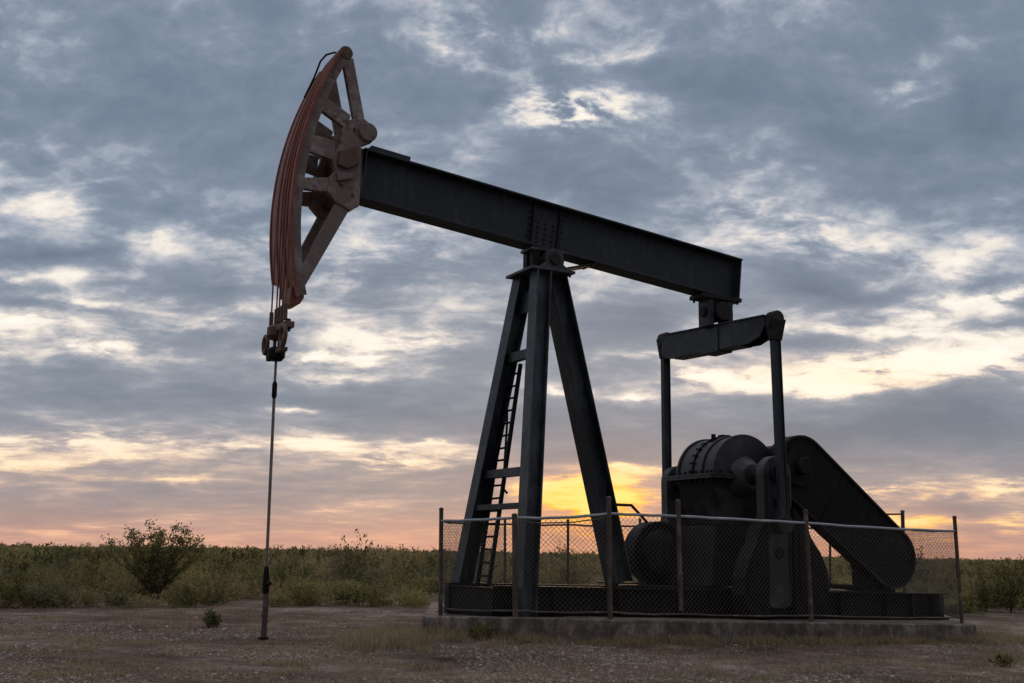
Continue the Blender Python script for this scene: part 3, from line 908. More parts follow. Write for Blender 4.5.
m, n, b = material('gravel_dirt')
co = n.new('ShaderNodeTexCoord').outputs['Object']
big_ = n.noise(co, 0.35, 5, 0.55)
med = n.noise(co, 1.6, 6, 0.6)
fine = n.noise(co, 11.0, 8, 0.78)
vor = n.new('ShaderNodeTexVoronoi')
n.L.new(n.vm('ADD', co, n.vm('SCALE', n.noise(co, 20, 2, .5, out='Color'), scale=.02)), vor.inputs['Vector'])
vor.inputs['Scale'].default_value = 26.0
stone_c = n.sep(vor.outputs['Color'])
dirt = n.ramp(n.m('ADD', n.m('MULTIPLY', big_, .5), n.m('MULTIPLY', med, .5)), [(0.38, (0.085, 0.062, 0.050)), (0.5, (0.195, 0.145, 0.118)), (0.60, (0.34, 0.27, 0.23))])
dirt = n.mix(1.0, dirt, n.ramp(n.noise(n.vm('ADD', co, (11, 3, 0)), .28, 6, .6), [(0.38, (0.55, 0.50, 0.48)), (0.55, (1.0, 1.0, 1.0)), (0.7, (1.2, 1.2, 1.18))]), 'MULTIPLY')
dirt = n.mix(1.0, dirt, n.ramp(fine, [(0.38, (0.30, 0.29, 0.29)), (0.5, (0.95, 0.95, 0.95)), (0.62, (1.6, 1.57, 1.52))]), 'MULTIPLY')
# scattered stones: some cells are pale
isst = n.m('MULTIPLY', n.mr(stone_c[0], 0.70, 0.74), n.mr(vor.outputs['Distance'], 0.42, 0.25))
patch = n.mr(n.noise(n.vm('ADD', co, (4, 9, 1)), 0.55, 5, 0.6), 0.42, 0.58)
dirt = n.mix(n.m('MULTIPLY', isst, n.m('MULTIPLY_ADD', patch, 0.7, 0.25)), dirt, n.ramp(stone_c[1], [(0, (0.17, 0.15, 0.14)), (1, (0.42, 0.38, 0.36))]))
# oil soaked dirt round the well
wd_ = n.vm('LENGTH', n.vm('MULTIPLY', n.vm('SUBTRACT', co, (P0.x + .3, P0.y - .3, 0)), (.5, .8, 0)))
wd_ = n.m('ADD', wd_, n.m('MULTIPLY', n.m('SUBTRACT', n.noise(co, 1.8, 6, .65), .5), 1.3))
dirt = n.mix(n.mr(wd_, .75, .30, 0, .62), dirt, (0.045, 0.034, 0.028, 1))
# dry straw and thin green patches
straw = n.mr(n.noise(n.vm('MULTIPLY', co, (1, 1.7, 1)), 0.75, 7, 0.68), 0.52, 0.66)
dirt = n.mix(n.m('MULTIPLY', straw, 0.55), dirt, n.mix(n.noise(co, 30, 3, .6), (0.13, 0.10, 0.06, 1), (0.26, 0.20, 0.13, 1)))
cx, cy, cz = n.sep(co)
far_ = n.mr(cy, 26, 42)
dirt = n.mix(n.m('MULTIPLY', far_, .75), dirt, (0.085, 0.075, 0.045, 1))
n.L.new(dirt, b.inputs['Base Color'])
b.inputs['Roughness'].default_value = 0.95
b.inputs['Specular IOR Level'].default_value = 0.12
bp = n.new('ShaderNodeBump')
bp.inputs['Strength'].default_value = 0.9
bp.inputs['Distance'].default_value = 0.08
hgt = n.m('ADD', n.m('MULTIPLY', isst, 0.35), n.m('ADD', n.m('MULTIPLY', fine, 0.6), n.m('MULTIPLY', med, 0.7)))
n.L.new(hgt, bp.inputs['Height'])
n.L.new(bp.outputs[0], b.inputs['Normal'])
me.materials.append(m)

# ================================================================== CONCRETE PAD
m, n, b = material('weathered_concrete')
co = n.new('ShaderNodeTexCoord').outputs['Object']
st = n.noise(n.vm('MULTIPLY', co, (2.2, 2.2, 1.6)), 1.3, 7, 0.65)
f = n.noise(co, 18, 6, .65)
c_ = n.ramp(st, [(0.34, (0.055, 0.044, 0.036)), (0.48, (0.13, 0.105, 0.088)), (0.60, (0.25, 0.215, 0.19))])
c_ = n.mix(1.0, c_, n.ramp(f, [(0.3, (0.72, 0.7, 0.68)), (0.7, (1.3, 1.3, 1.3))]), 'MULTIPLY')
dr = n.noise(n.vm('MULTIPLY', co, (2.4, 2.4, .9)), 1.2, 8, .68)
c_ = n.mix(n.mr(dr, .47, .60, 0, .75), c_, (0.06, 0.05, 0.042, 1))
n.L.new(c_, b.inputs['Base Color'])
b.inputs['Roughness'].default_value = 0.92
bp = n.new('ShaderNodeBump')
bp.inputs['Strength'].default_value = 0.5
bp.inputs['Distance'].default_value = 0.012
n.L.new(f, bp.inputs['Height'])
n.L.new(bp.outputs[0], b.inputs['Normal'])
M_CONC = m


def pv(px, py, dep):
    q = W(px, py, dep)
    return (q.x, q.y, q.z)


pad_pts = [pv(424, 616, 19.9), pv(514, 617.5, 18.5), pv(617, 619.6, 18.6), pv(975, 624.5, 22.0), (10.4, 28.4, .11), (-1.75, 27.0, .26)]
bm = bmesh.new()
def sub(pts, k):
    o_ = []
    for i in range(len(pts)):
        a_, b_ = Vector(pts[i]), Vector(pts[(i + 1) % len(pts)])
        nn = max(2, int((b_ - a_).length / .18))
        for j in range(nn):
            p = a_.lerp(b_, j / nn)
            p.z += .008 * mnoise.noise(p * 3) + .006 * mnoise.noise(p * 9)
            o_.append(p)
    return o_
ring = sub(pad_pts, 0)
cen = Vector((4, 23.5, 0))
top = [bm.verts.new(p) for p in ring]
def outw(p, d_, dz_):
    v_ = (p - cen); v_.z = 0; v_.normalize()
    return p + v_ * d_ + Vector((0, 0, dz_))
edge = [bm.verts.new(outw(p, .02 + .01 * mnoise.noise(p * 6), -.022)) for p in ring]
low = [bm.verts.new(outw(p, .03 + .02 * mnoise.noise(p * 4), -.6)) for p in ring]
bm.faces.new(top)
for i in range(len(ring)):
    j = (i + 1) % len(ring)
    bm.faces.new((top[i], edge[i], edge[j], top[j]))
    bm.faces.new((edge[i], low[i], low[j], edge[j]))
bmesh.ops.recalc_face_normals(bm, faces=bm.faces)
me = bpy.data.meshes.new('concrete_pad')
bm.to_mesh(me); bm.free()
me.materials.append(M_CONC)
pad = bpy.data.objects.new('concrete_pad', me)
COL.objects.link(pad)
tag(pad, 'low stained concrete pad under the oil pumpjack, grass along its edge', 'concrete pad')

# ================================================================== CHAIN LINK FENCE
fen = empty('chain_link_fence', (W(610, 617, 19.05).x, W(610, 617, 19.05).y, .3),
            label='rusty chain link fence with crooked posts enclosing the pumpjack base', cat='fence')
fo = Vector(fen.location)
class FB(MB):
    def __init__(s): super().__init__(False)
    def P(s, p): return Vector(p) - fo
def post(name, base, topp, r=.036):
    mb = FB()
    mb.tube([base, topp], r, 12)
    o_ = mb.build(name, M_POST, fen, smooth=True)
    d_ = (Vector(topp) - Vector(base)).normalized()
    FB().tube([Vector(topp), Vector(topp) + d_ * .03, Vector(topp) + d_ * .045], [r * 1.15, r * 1.1, r * .3], 12).build('post_cap', M_POST, o_)
    return o_
DEP = {441: 20.4, 514: 19.25, 609: 19.05, 682: 19.35, 805: 20.65, 955: 22.35}
PX = [  # base px, base py, top px, top py, depth
    (440.3, 614, 441.3, 510, 20.1), (515.5, 616, 514.5, 516, 18.7), (610.2, 618, 608.7, 499, 18.8),
    (811.5, 619.5, 805.5, 512, 20.65), (962, 622, 954.5, 518, 22.35)]
for (bx_, by_, tx_, ty_, dp_) in PX:
    post('fence_post', W(bx_, by_, dp_) - Vector((0, 0, .08)), W(tx_, ty_, dp_), .043 if bx_ in (515.5, 610.2, 811.5) else .036)
post('fence_post', W(681, 611, 19.25), W(678, 502, 19.25), .040)
# rear and side posts
REAR = [(505, 606, 505, 519, 26.2), (568, 608, 568, 521, 26.4), (640, 608, 640, 520, 26.7), (735, 608, 735, 520, 27.0), (830, 608, 830, 518, 27.3), (905, 609, 902.5, 512, 27.5)]
for (bx_, by_, tx_, ty_, dp_) in REAR:
    post('fence_post', W(bx_, by_, dp_) - Vector((0, 0, .15)), W(tx_, ty_, dp_), .03 if bx_ < 900 else .045)
post('fence_post', W(472, 609, 23.3) - Vector((0, 0, .1)), W(472, 518, 23.3), .03)
TOP = [W(441.2, 521, 20.1), W(514.4, 517.7, 18.7), W(608.8, 513.7, 18.8), W(677.5, 516.2, 19.25), W(806, 523, 20.65), W(954.8, 531, 22.35)]
BOT = [W(440.6, 608.5, 20.1), W(515.4, 610.5, 18.7), W(610, 612, 18.8), W(681, 614, 19.25), W(811, 615.5, 20.65), W(961.5, 617.5, 22.35)]
TOPR = [W(441.2, 521, 20.1), W(472, 522.5, 23.3), W(505, 524, 26.2), W(568, 524.6, 26.4), W(640, 526, 26.7), W(735, 527, 27.0), W(830, 528, 27.3), W(903, 529, 27.5), W(954.8, 531, 22.35)]
BOTR = [W(440.6, 608.5, 20.1), W(472, 603.5, 23.3), W(505, 600, 26.2), W(568, 600, 26.4), W(640, 600.5, 26.7), W(735, 601, 27.0), W(830, 602, 27.3), W(904.6, 603, 27.5), W(961.5, 617.5, 22.35)]
def rail(a, b, r, m_, name='rail', sag=.0):
    pts = []
    for i in range(9):
        f_ = i / 8
        p = Vector(a).lerp(Vector(b), f_)
        p.z += -sag * 4 * f_ * (1 - f_) + .004 * math.sin(i * 2.3)
        pts.append(p)
    FB().tube(pts, r, 10).build(name, m_, fen, smooth=True)
for i in range(5):
    rail(TOP[i], TOP[i + 1], .024, M_RAIL, 'top_rail', (.01, .03, .0, .0, .02)[i])
    rail(BOT[i], BOT[i + 1], .016, M_POST, 'bottom_rail', .02)
for i in range(8):
    rail(TOPR[i], TOPR[i + 1], .022, M_POST, 'top_rail', .02)
    rail(BOTR[i], BOTR[i + 1], .014, M_POST, 'bottom_rail', .01)
# old tension wire hanging loosely inside, and the pipe at the rear corner
rail(W(514, 521, 18.85), W(609, 517, 18.95), .011, M_WIRE, 'slack_wire', .06)
rail(W(836, 515.5, 26.5), W(903, 514, 27.5), .022, M_POST, 'upper_pipe', .0)
# the mesh: one panel of woven wire per bay
def panel(b0, b1, t0, t1, name='wire_mesh', cell=.085, r=.0025, seed=0):
    rn = random.Random(seed)
    b0, b1, t0, t1 = map(Vector, (b0, b1, t0, t1))
    L = (b1 - b0).length; H = ((t0 - b0).length + (t1 - b1).length) / 2
    nu = max(4, round(L / cell)); nv = max(4, round(H / cell))
    nrm = (b1 - b0).cross(Vector((0, 0, 1))).normalized()
    bulge = [rn.uniform(-.04, .04) for _ in range(6)]
    def pt(i, j):
        a_, c_2 = i / (2 * nu), j / (2 * nv)
        p = b0.lerp(b1, a_).lerp(t0.lerp(t1, a_), c_2)
        w_ = math.sin(math.pi * a_) * math.sin(math.pi * c_2)
        p += nrm * (w_ * (bulge[0] + bulge[1] * math.sin(5 * a_ + 3) + bulge[2] * math.sin(7 * c_2)) )
        p.x += .012 * mnoise.noise(p * 2.2); p.z += .018 * mnoise.noise(p * 1.6 + Vector((5, 0, 0)))
        return p
    vs, fs = [], []
    def seg(p, q):
        d_ = (q - p).normalized(); a_ = d_.cross(nrm).normalized() * r; c_2 = nrm * r
        k = len(vs)
        for e in (p, q):
            vs.extend([e + a_, e + c_2, e - a_, e - c_2])
        for i in range(4):
            fs.append((k + i, k + (i + 1) % 4, k + 4 + (i + 1) % 4, k + 4 + i))
    for i in range(0, 2 * nu + 1):
        for j in range(0, 2 * nv + 1):
            if (i + j) % 2: continue
            for di in (1, -1):
                if 0 <= i + di <= 2 * nu and j + 1 <= 2 * nv:
                    seg(pt(i, j) + nrm * (r * di), pt(i + di, j + 1) + nrm * (r * di))
    me = bpy.data.meshes.new(name)
    me.from_pydata([v_ - fo for v_ in vs], [], fs)
    me.materials.append(M_WIRE)
    o_ = bpy.data.objects.new(name, me); COL.objects.link(o_); o_.parent = fen
    return o_
for i in range(5):
    panel(BOT[i], BOT[i + 1], TOP[i], TOP[i + 1], seed=i)
for i in range(8):
    panel(BOTR[i], BOTR[i + 1], TOPR[i], TOPR[i + 1], seed=20 + i, cell=.10)

# ================================================================== VEGETATION
def leaf_mat(name, c0, c1, rough=.75):
    m, n, b = material(name)
    at = n.new('ShaderNodeAttribute'); at.attribute_name = 'tone'
    co = n.new('ShaderNodeTexCoord').outputs['Object']
    tn = n.sep(at.outputs['Color'])
    c_ = n.mix(tn[0], c0, c1)
    # some plants greyer, some straw coloured
    c_ = n.mix(n.mr(tn[1], .60, 1.0, 0, .80), c_, (0.38, 0.29, 0.17, 1))
    c_ = n.mix(n.mr(tn[1], .30, .0, 0, .45), c_, (0.17, 0.175, 0.115, 1))
    n.L.new(c_, b.inputs['Base Color'])
    b.inputs['Roughness'].default_value = rough
    b.inputs['Specular IOR Level'].default_value = 0.2
    tl = n.new('ShaderNodeBsdfTranslucent')
    n.L.new(c_, tl.inputs[0])
    ms = n.new('ShaderNodeMixShader'); ms.inputs[0].default_value = .35
    n.L.new(b.outputs[0], ms.inputs[1]); n.L.new(tl.outputs[0], ms.inputs[2])
    n.L.new(ms.outputs[0], n.N['Material Output'].inputs[0])
    return m
M_LEAF = leaf_mat('scrub_leaf', (0.055, 0.058, 0.020, 1), (0.42, 0.37, 0.15, 1))
M_GRASS = leaf_mat('dry_grass', (0.16, 0.13, 0.075, 1), (0.42, 0.35, 0.23, 1))
M_TWIG, _n, _b = material('twig')
_b.inputs['Base Color'].default_value = (0.09, 0.07, 0.05, 1)
_b.inputs['Roughness'].default_value = .9


def quads(C, A, Bv, tone, name, m_):
    """one four-sided leaf per row: centre C, half axes A and Bv"""
    N = len(C)
    V = np.empty((N, 4, 3), np.float32)
    V[:, 0] = C - A; V[:, 1] = C + Bv * 1.0 - A * .1; V[:, 2] = C + A; V[:, 3] = C - Bv - A * .1
    me = bpy.data.meshes.new(name)
    me.vertices.add(N * 4); me.loops.add(N * 4); me.polygons.add(N)
    me.vertices.foreach_set('co', V.ravel())
    me.loops.foreach_set('vertex_index', np.arange(N * 4, dtype=np.int32))
    me.polygons.foreach_set('loop_start', np.arange(N, dtype=np.int32) * 4)
    me.polygons.foreach_set('loop_total', np.full(N, 4, np.int32))
    at = me.attributes.new('tone', 'FLOAT_COLOR', 'POINT')
    T = np.ones((N, 4, 4), np.float32)
    T[:, :, :3] = tone[:, None, :]
    at.data.foreach_set('color', T.ravel())
    me.update(calc_edges=True)
    me.validate()
    me.materials.append(m_)
    return me


rng = np.random.default_rng(5)
def rnd_dirs(N, up=0.0):
    d_ = rng.normal(size=(N, 3)); d_[:, 2] += up
    return d_ / np.linalg.norm(d_, axis=1, keepdims=True)


def shrub_leaves(cx, cy, cz, rad, hgt, N, leaf, tone1, spiky=.4):
    """leaves on many thin upright sprays that fan out from the base -> uneven outline with gaps"""
    ns = max(8, N // 22)
    th = rng.uniform(0, 2 * np.pi, ns)
    tilt = rng.beta(1.3, 1.6, ns) * 1.15
    ln = hgt * rng.uniform(.55, 1.05, ns) * (1 - .18 * tilt)
    dirs = np.stack([np.cos(th) * np.sin(tilt) * rad / hgt * 1.15, np.sin(th) * np.sin(tilt) * rad / hgt * 1.15, np.cos(tilt * .8)], 1)
    base = np.stack([rng.normal(0, rad * .28, ns), rng.normal(0, rad * .28, ns), np.zeros(ns)], 1)
    k = rng.integers(0, ns, N)
    s_ = rng.beta(1.9, 1.0, N)
    pos = base[k] + dirs[k] * (ln[k] * s_)[:, None]
    pos += rng.normal(0, leaf * 1.3, (N, 3)) * (1 - .5 * s_)[:, None]
    pos[:, 2] = np.maximum(pos[:, 2], .01)
    pos += np.array([cx, cy, cz])
    a_ = dirs[k] * spiky + rnd_dirs(N) * (1 - spiky)
    a_ /= np.linalg.norm(a_, axis=1, keepdims=True)
    b_ = np.cross(a_, rnd_dirs(N)); b_ /= np.linalg.norm(b_, axis=1, keepdims=True) + 1e-6
    sz = leaf * rng.uniform(.6, 1.3, N)
    tone = np.empty((N, 3)); tone[:, 0] = np.clip(tone1[0] + rng.normal(0, .16, N) + .12 * rng.normal(size=ns)[k], 0, 1)
    tone[:, 1] = tone1[1]; tone[:, 2] = 0
    return pos, a_ * sz[:, None], b_ * (sz * .38)[:, None], tone


# boundary between bare ground and scrub (distance along the view for a given direction)
def scrub_start(tx):          # tx = x / y
    return 27.5 + 9.0 * min(max((tx + .30) / .72, 0), 1) + 1.2 * mnoise.noise(Vector((tx * 9, 1, 2)))


# ---- the thicket: one mass from the clearing to the horizon
parts_ = []
def add_sh(x, y, rad, hgt, N, leaf):
    z = gz(x, y)
    pt_ = mnoise.noise(Vector((x * .09, y * .06, 5.0)))
    t1 = (float(np.clip(rng.normal(.45, .36), 0, 1)), float(np.clip(.5 + .9 * pt_ + rng.normal(0, .22), 0, 1)))
    parts_.append(shrub_leaves(x, y, z - .03, rad, hgt, N, leaf, t1, rng.uniform(.3, .7)))
bands = [  # depth range, count per 100 m2, radius, height, leaves, leaf size
    (27, 34, 60, (.35, 1.1), (.20, .95), 1500, .032), (34, 48, 26, (.6, 1.5), (.35, 1.3), 1500, .044), (48, 75, 9, (.7, 1.9), (.45, 1.6), 800, .078),
    (75, 130, 4.5, (1.0, 2.6), (.6, 1.75), 520, .12), (130, 260, 1.6, (1.4, 3.6), (.7, 2.2), 380, .18), (260, 520, .6, (2.0, 6.0), (.9, 2.9), 300, .32), (520, 1100, .20, (6, 11), (1.5, 3.0), 200, .75)]
for (d0, d1, dens, rr, hr, N, leaf) in bands:
    half = .68
    area = half * (d1 ** 2 - d0 ** 2)
    cnt = int(area * dens / 100)
    for i in range(cnt):
        y = math.sqrt(random.uniform(d0 ** 2, d1 ** 2)); tx = random.uniform(-half, half)
        x = tx * y
        s0 = scrub_start(tx)
        if y < s0: continue
        cl_ = mnoise.noise(Vector((x * .13, y * .13, 0)))
        if cl_ < -.20 and y < 75: continue
        h_ = random.uniform(*hr)
        if y < s0 + 2.5: h_ *= .65
        if 36 < y < 260 and random.random() < .04: h_ *= 1.3
        if y > 45: h_ *= 1 + .75 * mnoise.noise(Vector((x * .05, y * .022, 8.0)))
        add_sh(x, y, random.uniform(*rr), h_ * (1 + .45 * cl_), N, leaf)
print('shrubs', len(parts_), sum(len(p[0]) for p in parts_))
me = quads(*[np.concatenate([p[k] for p in parts_]).astype(np.float32) for k in range(4)], 'scrub_thicket', M_LEAF)
o = bpy.data.objects.new('scrub_thicket', me); COL.objects.link(o)
tag(o, 'dense low olive-green desert scrub stretching from the clearing to the horizon', 'scrub', kind='stuff')


# ---- individual shrubs and plants
def plant(name, px, py_base, dep, rad, hgt, N, leaf, tone1, label, cat='shrub', spiky=.5, group=None, stems=6, mat=None):
    q = W(px, 600, dep)
    z = gz(q.x, q.y)
    root = empty(name, (q.x, q.y, z), label=label, cat=cat, group=group)
    P_ = shrub_leaves(0, 0, 0, rad, hgt, N, leaf, tone1, spiky)
    me = quads(*[a_.astype(np.float32) for a_ in P_], 'foliage', mat or M_LEAF)
    f_ = bpy.data.objects.new('foliage', me); COL.objects.link(f_); f_.parent = root
    mb = MB(False)
    for i in range(stems):
        t_ = random.uniform(0, 6.28); k = random.uniform(.1, .7)
        pts = [Vector((math.cos(t_) * rad * k * s_ ** 1.3, math.sin(t_) * rad * k * s_ ** 1.3, hgt * .85 * s_ - .04)) for s_ in (0, .35, .7, 1)]
        mb.tube(pts, [hgt * .014, hgt * .011, hgt * .008, hgt * .003], 5)
    mb.build('stems', M_TWIG, root)
    return root


def tall_bush():
    """multi-stemmed mesquite bush with separate leafy boughs against the sky"""
    q = W(155, 600, 32.5)
    z = gz(q.x, q.y)
    root = empty('mesquite_bush', (q.x, q.y, z), label='tallest bush of the scrub, ragged boughs rising against the sky left of the rod', cat='bush')
    rn = random.Random(4)
    tips, mb = [], MB(False)
    for i in range(25):
        ox = -1 + 2 * i / 24.0
        t_ = math.atan2(rn.uniform(-.6, .6), ox + .001)
        lean = min(1.0, abs(ox) / max(.25, abs(math.cos(t_))) * .95 + .04)
        h_ = rn.uniform(1.50, 2.02) * (1 - .20 * lean ** 2)
        rx = lean * 1.30
        pts = []
        for s_ in np.linspace(0, 1, 7):
            wob = .06 * math.sin(s_ * 5 + i)
            pts.append(Vector((math.cos(t_) * rx * s_ ** 1.1 + wob, math.sin(t_) * rx * .8 * s_ ** 1.1, h_ * s_ ** .85 - .05 * (s_ == 0))))
        mb.tube(pts, [.034, .029, .024, .019, .014, .009, .005], 6)
        for k in range(1, 7):
            tips.append((pts[k], (pts[k] - pts[k - 1]).normalized(), k / 6))
            for _ in range(3):
                dv = Vector((rn.gauss(0, 1), rn.gauss(0, 1), rn.uniform(.2, 1.3))).normalized()
                l_ = rn.uniform(.14, .34) * (1.15 - .5 * k / 6)
                e = pts[k] + dv * l_
                mb.tube([pts[k], pts[k] + dv * l_ * .5 + Vector((0, 0, .02)), e], [.009, .006, .003], 4)
                tips.append((e, dv, k / 6)); tips.append((pts[k].lerp(e, .5), dv, k / 6))
    mb.build('stems', M_TWIG, root)
    C, A, Bv, T = [], [], [], []
    for p, d_, k in tips:
        nl = rn.randint(4, 11) if k > .5 else rn.randint(8, 18)
        base_t = rn.uniform(.2, .7)
        c_ = np.array(p) + rng.normal(0, .055, (nl, 3)) + np.array(d_) * rng.uniform(-.05, .12, (nl, 1))
        a_ = rnd_dirs(nl) * .5 + np.array(d_) * .6
        a_ /= np.linalg.norm(a_, axis=1, keepdims=True)
        b_ = np.cross(a_, rnd_dirs(nl)); b_ /= np.linalg.norm(b_, axis=1, keepdims=True) + 1e-6
        sz = rng.uniform(.028, .05, nl)
        C.append(c_); A.append(a_ * sz[:, None]); Bv.append(b_ * (sz * .5)[:, None])
        T.append(np.stack([np.clip(base_t + rng.normal(0, .12, nl), 0, 1), np.full(nl, .5), np.zeros(nl)], 1))
    me = quads(*[np.concatenate(a_).astype(np.float32) for a_ in (C, A, Bv, T)], 'foliage', M_LEAF)
    f_ = bpy.data.objects.new('foliage', me); COL.objects.link(f_); f_.parent = root
tall_bush()

plant('desert_shrub', 213, 630, 21.2, .22, .32, 1300, .024, (.2, .2), 'small lone grey-green plant on the bare dirt left of the wellhead', 'plant', .5)
plant('desert_shrub', 1000, 680, 17.3, .22, .22, 700, .020, (.25, .4), 'dark grass-like tuft on the ground near the bottom right corner', 'plant', .7, stems=3)
plant('desert_shrub', 118, 600, 27.6, .55, .42, 1500, .034, (.5, .05), 'pale grey-green low shrub at the front edge of the scrub below the tall bush', 'shrub', .4)
plant('desert_shrub', 48, 600, 27.6, .95, .62, 2600, .036, (.35, .05), 'wide silvery green shrub at the clearing edge near the left side', 'shrub', .4)
plant('desert_shrub', 12, 600, 27.4, .7, .62, 2000, .036, (.2, .3), 'dark green shrub at the clearing edge, farthest left in view', 'shrub', .5)
plant('desert_shrub', 190, 600, 28.3, .75, .58, 2000, .036, (.3, .6), 'brownish rounded shrub at the clearing edge just left of the wellhead', 'shrub', .4)
plant('desert_shrub', 62, 560, 48, 1.35, 1.62, 1400, .055, (.25, .4), 'open-crowned shrub poking above the skyline left of the tallest bush', 'shrub', .5)
plant('desert_shrub', 305, 600, 30, .9, .78, 2200, .038, (.55, .35), 'bright olive rounded shrub behind the wellhead pipe', 'shrub', .5)
plant('desert_shrub', 372, 600, 30.5, 1.0, .72, 2200, .038, (.45, .5), 'broad olive shrub midway between wellhead and fence', 'shrub', .5)
plant('desert_shrub', 1010, 600, 37, .95, 1.75, 2200, .050, (.2, .4), 'upright dark shrub breaking the skyline at the right edge', 'shrub', .55)
plant('desert_shrub', 985, 600, 37.5, .8, 1.25, 1800, .045, (.3, .55), 'shorter twiggy shrub beside the upright shrub near the right edge', 'shrub', .55)
plant('grass_tuft', 485, 636, 18.6, .34, .27, 900, .030, (.35, .30), 'green grass tuft growing against the left front of the concrete pad', 'grass tuft', .85, stems=2)
plant('grass_tuft', 452, 636, 18.9, .22, .16, 400, .025, (.4, .30), 'low green tuft at the pad beside the leftmost front fence post', 'grass tuft', .85, stems=2)

# ---- grass: dry straw and thin green blades on the clearing
def blades(N, xs, ys, hs, tone0, keep):
    C = []
    while len(C) < N:
        x, y = xs(), ys()
        if keep(x, y): C.append((x, y, gz(x, y)))
    C = np.array(C)
    h_ = rng.uniform(*hs, len(C))
    dv = np.stack([rng.normal(0, .45, len(C)), rng.normal(0, .45, len(C)), np.ones(len(C))], 1)
    dv /= np.linalg.norm(dv, axis=1, keepdims=True)
    A = dv * (h_ / 2)[:, None]
    Bv = np.stack([rng.normal(size=len(C)), rng.normal(size=len(C)), np.zeros(len(C))], 1)
    Bv /= np.linalg.norm(Bv, axis=1, keepdims=True); Bv *= .0055
    T = np.stack([rng.uniform(0, 1, len(C)), np.full(len(C), tone0), np.zeros(len(C))], 1)
    return C + A * .9, A, Bv, T
def inpad(x, y):
    pp = pad_pts; c_ = False; j = len(pp) - 1
    for i in range(len(pp)):
        if ((pp[i][1] > y) != (pp[j][1] > y)) and (x < (pp[j][0] - pp[i][0]) * (y - pp[i][1]) / (pp[j][1] - pp[i][1]) + pp[i][0]): c_ = not c_
        j = i
    return c_
def gk(sc, thr, seed):
    return lambda x, y: (not inpad(x, y)) and mnoise.noise(Vector((x * sc, y * sc * 1.3, seed))) + .35 * mnoise.noise(Vector((x * sc * 4, y * sc * 4, seed))) > thr
U_ = random.uniform
def ysamp():
    return 10.5 * (32 / 10.5) ** U_(0, 1)
BL = []
def field(N, thr, sc, seed, hs, tone0):
    C = []
    kf = gk(sc, thr, seed)
    while len(C) < N:
        y = ysamp(); x = U_(-.52, .56) * y
        if kf(x, y): C.append((x, y))
    it = iter(C)
    cur = {}
    def xs():
        cur['p'] = next(it); return cur['p'][0]
    BL.append(blades(N, xs, lambda: cur['p'][1], hs, tone0, lambda a_, b_: True))
field(24000, .02, .55, 4.0, (.02, .09), .9)
field(9000, .18, .8, 9.0, (.03, .11), .3)
# straw clump left of the pad, fringe along the pad's front
def clump(cx, cy, sx, sy, N, hs, tone0):
    BL.append(blades(N, lambda: random.gauss(cx, sx), lambda: random.gauss(cy, sy), hs, tone0, lambda x, y: not inpad(x, y)))
for i in range(46):   # bunches of long straw left of the pad
    q = W(random.gauss(408, 30), 640, 18.2)
    x_, y_ = q.x, random.gauss(18.3, 1.0)
    if inpad(x_, y_ + .1): continue
    clump(x_, y_, .07 + .07 * random.random(), .07, int(random.uniform(25, 80)), (.08, .16 + .2 * random.random()), random.choice((.95, .95, .85, .5)))
for i in range(3):
    a_, b_ = Vector(pad_pts[i]), Vector(pad_pts[i + 1])
    for k in range(int((b_ - a_).length / .12)):
        p = a_.lerp(b_, random.random())
        big2 = random.random() ** 2
        right = i == 2
        clump(p.x, p.y - .08 - random.random() * .25, .16, .10, int(60 + 190 * big2 * (1.5 if right else 1)), (.04, .10 + .12 * big2), random.choice((.35, .6, .9, .95)))
for i in range(46):
    y = ysamp(); x = U_(-.5, .55) * y
    if not inpad(x, y): clump(x, y, .12, .12, 110, (.04, .13), random.choice((.3, .9, .6)))
for i in range(26):
    x = U_(6.5, 13.5); y = U_(15, 26)
    if not inpad(x, y): clump(x, y, .25, .25, 240, (.05, .16), random.choice((.35, .5, .9)))
me = quads(*[np.concatenate([p[k] for p in BL]).astype(np.float32) for k in range(4)], 'dry_grass', M_GRASS)
o = bpy.data.objects.new('dry_grass', me); COL.objects.link(o)
tag(o, 'thin dry straw and short green blades scattered over the gravel clearing', 'grass', kind='stuff')

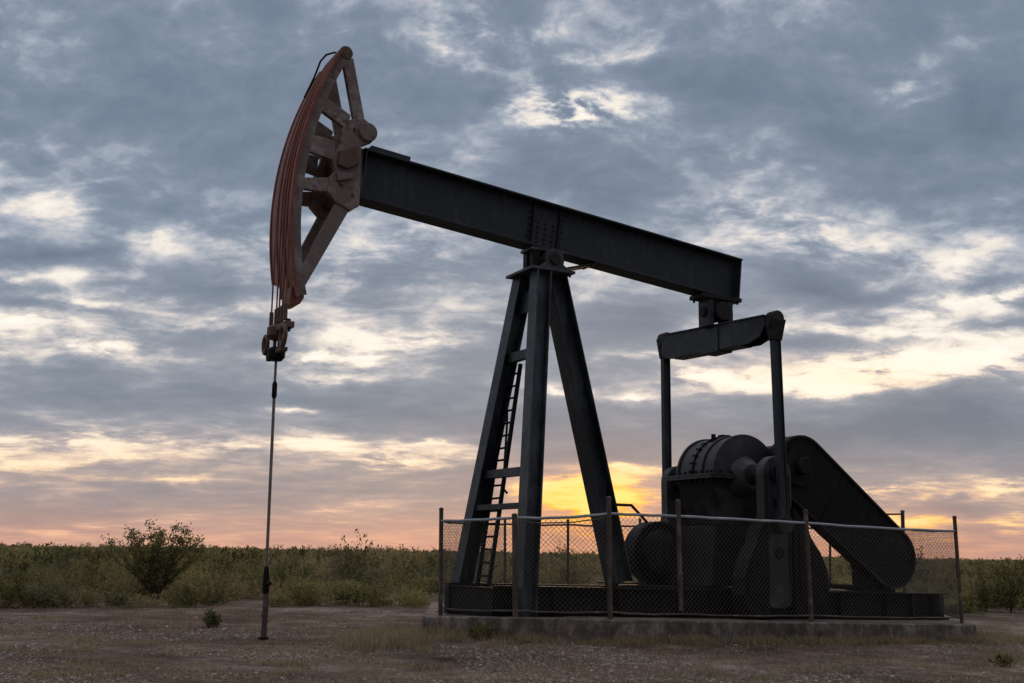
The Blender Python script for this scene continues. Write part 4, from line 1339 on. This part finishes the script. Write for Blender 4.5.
# ---- loose stones
ico = np.array([(0, 0, 1), (.89, 0, .45), (.28, .85, .45), (-.72, .53, .45), (-.72, -.53, .45), (.28, -.85, .45), (.72, .53, -.3), (-.28, .85, -.3), (-.89, 0, -.3), (-.28, -.85, -.3), (.72, -.53, -.3)])
icf = np.array([(0, 1, 2), (0, 2, 3), (0, 3, 4), (0, 4, 5), (0, 5, 1), (1, 6, 2), (2, 6, 7), (2, 7, 3), (3, 7, 8), (3, 8, 4), (4, 8, 9), (4, 9, 5), (5, 9, 10), (5, 10, 1), (1, 10, 6)])
pts = []
while len(pts) < 50000:
    y = 10.5 * (24 / 10.5) ** U_(0, 1); x = U_(-.5, .52) * y
    if inpad(x, y): continue
    dn = mnoise.noise(Vector((x * .5, y * .5, 12.3))) + .4 * mnoise.noise(Vector((x * 2, y * 2, 2.3)))
    if random.random() > .35 + 1.3 * dn: continue
    pts.append((x, y, gz(x, y)))
pts = np.array(pts); N = len(pts)
sz = .0075 + .022 * rng.random(N) ** 3.5
sz[rng.random(N) < .003] *= 2.3
sc3 = sz[:, None] * np.stack([rng.uniform(.8, 1.5, N), rng.uniform(.7, 1.1, N), rng.uniform(.5, .95, N)], 1)
L_ = ico[None] * sc3[:, None, :] * rng.uniform(.82, 1.18, (N, 11, 1))
an = rng.uniform(0, 6.28, N); ca, sa = np.cos(an)[:, None], np.sin(an)[:, None]
V = np.stack([L_[:, :, 0] * ca - L_[:, :, 1] * sa, L_[:, :, 0] * sa + L_[:, :, 1] * ca, L_[:, :, 2]], 2) + pts[:, None, :]
F = (icf[None] + (np.arange(N) * 11)[:, None, None]).reshape(-1, 3)
T = np.repeat(rng.random(N), 11).astype(np.float32)
me = bpy.data.meshes.new('loose_stones')
me.vertices.add(N * 11); me.loops.add(len(F) * 3); me.polygons.add(len(F))
me.vertices.foreach_set('co', V.astype(np.float32).ravel())
me.loops.foreach_set('vertex_index', F.astype(np.int32).ravel())
me.polygons.foreach_set('loop_start', np.arange(len(F), dtype=np.int32) * 3)
me.polygons.foreach_set('loop_total', np.full(len(F), 3, np.int32))
me.update(calc_edges=True)
at = me.attributes.new('tone', 'FLOAT', 'POINT'); at.data.foreach_set('value', T)
m, n, b = material('stone')
a_ = n.new('ShaderNodeAttribute'); a_.attribute_name = 'tone'
n.L.new(n.ramp(a_.outputs['Fac'], [(0, (0.09, 0.065, 0.05)), (.6, (0.22, 0.165, 0.13)), (.93, (0.33, 0.27, 0.225)), (1, (0.5, 0.44, 0.39))]), b.inputs['Base Color'])
b.inputs['Roughness'].default_value = .85
me.materials.append(m)
o = bpy.data.objects.new('loose_stones', me); COL.objects.link(o)
tag(o, 'small pale and brown gravel stones lying loose on the dirt', 'gravel', kind='stuff')
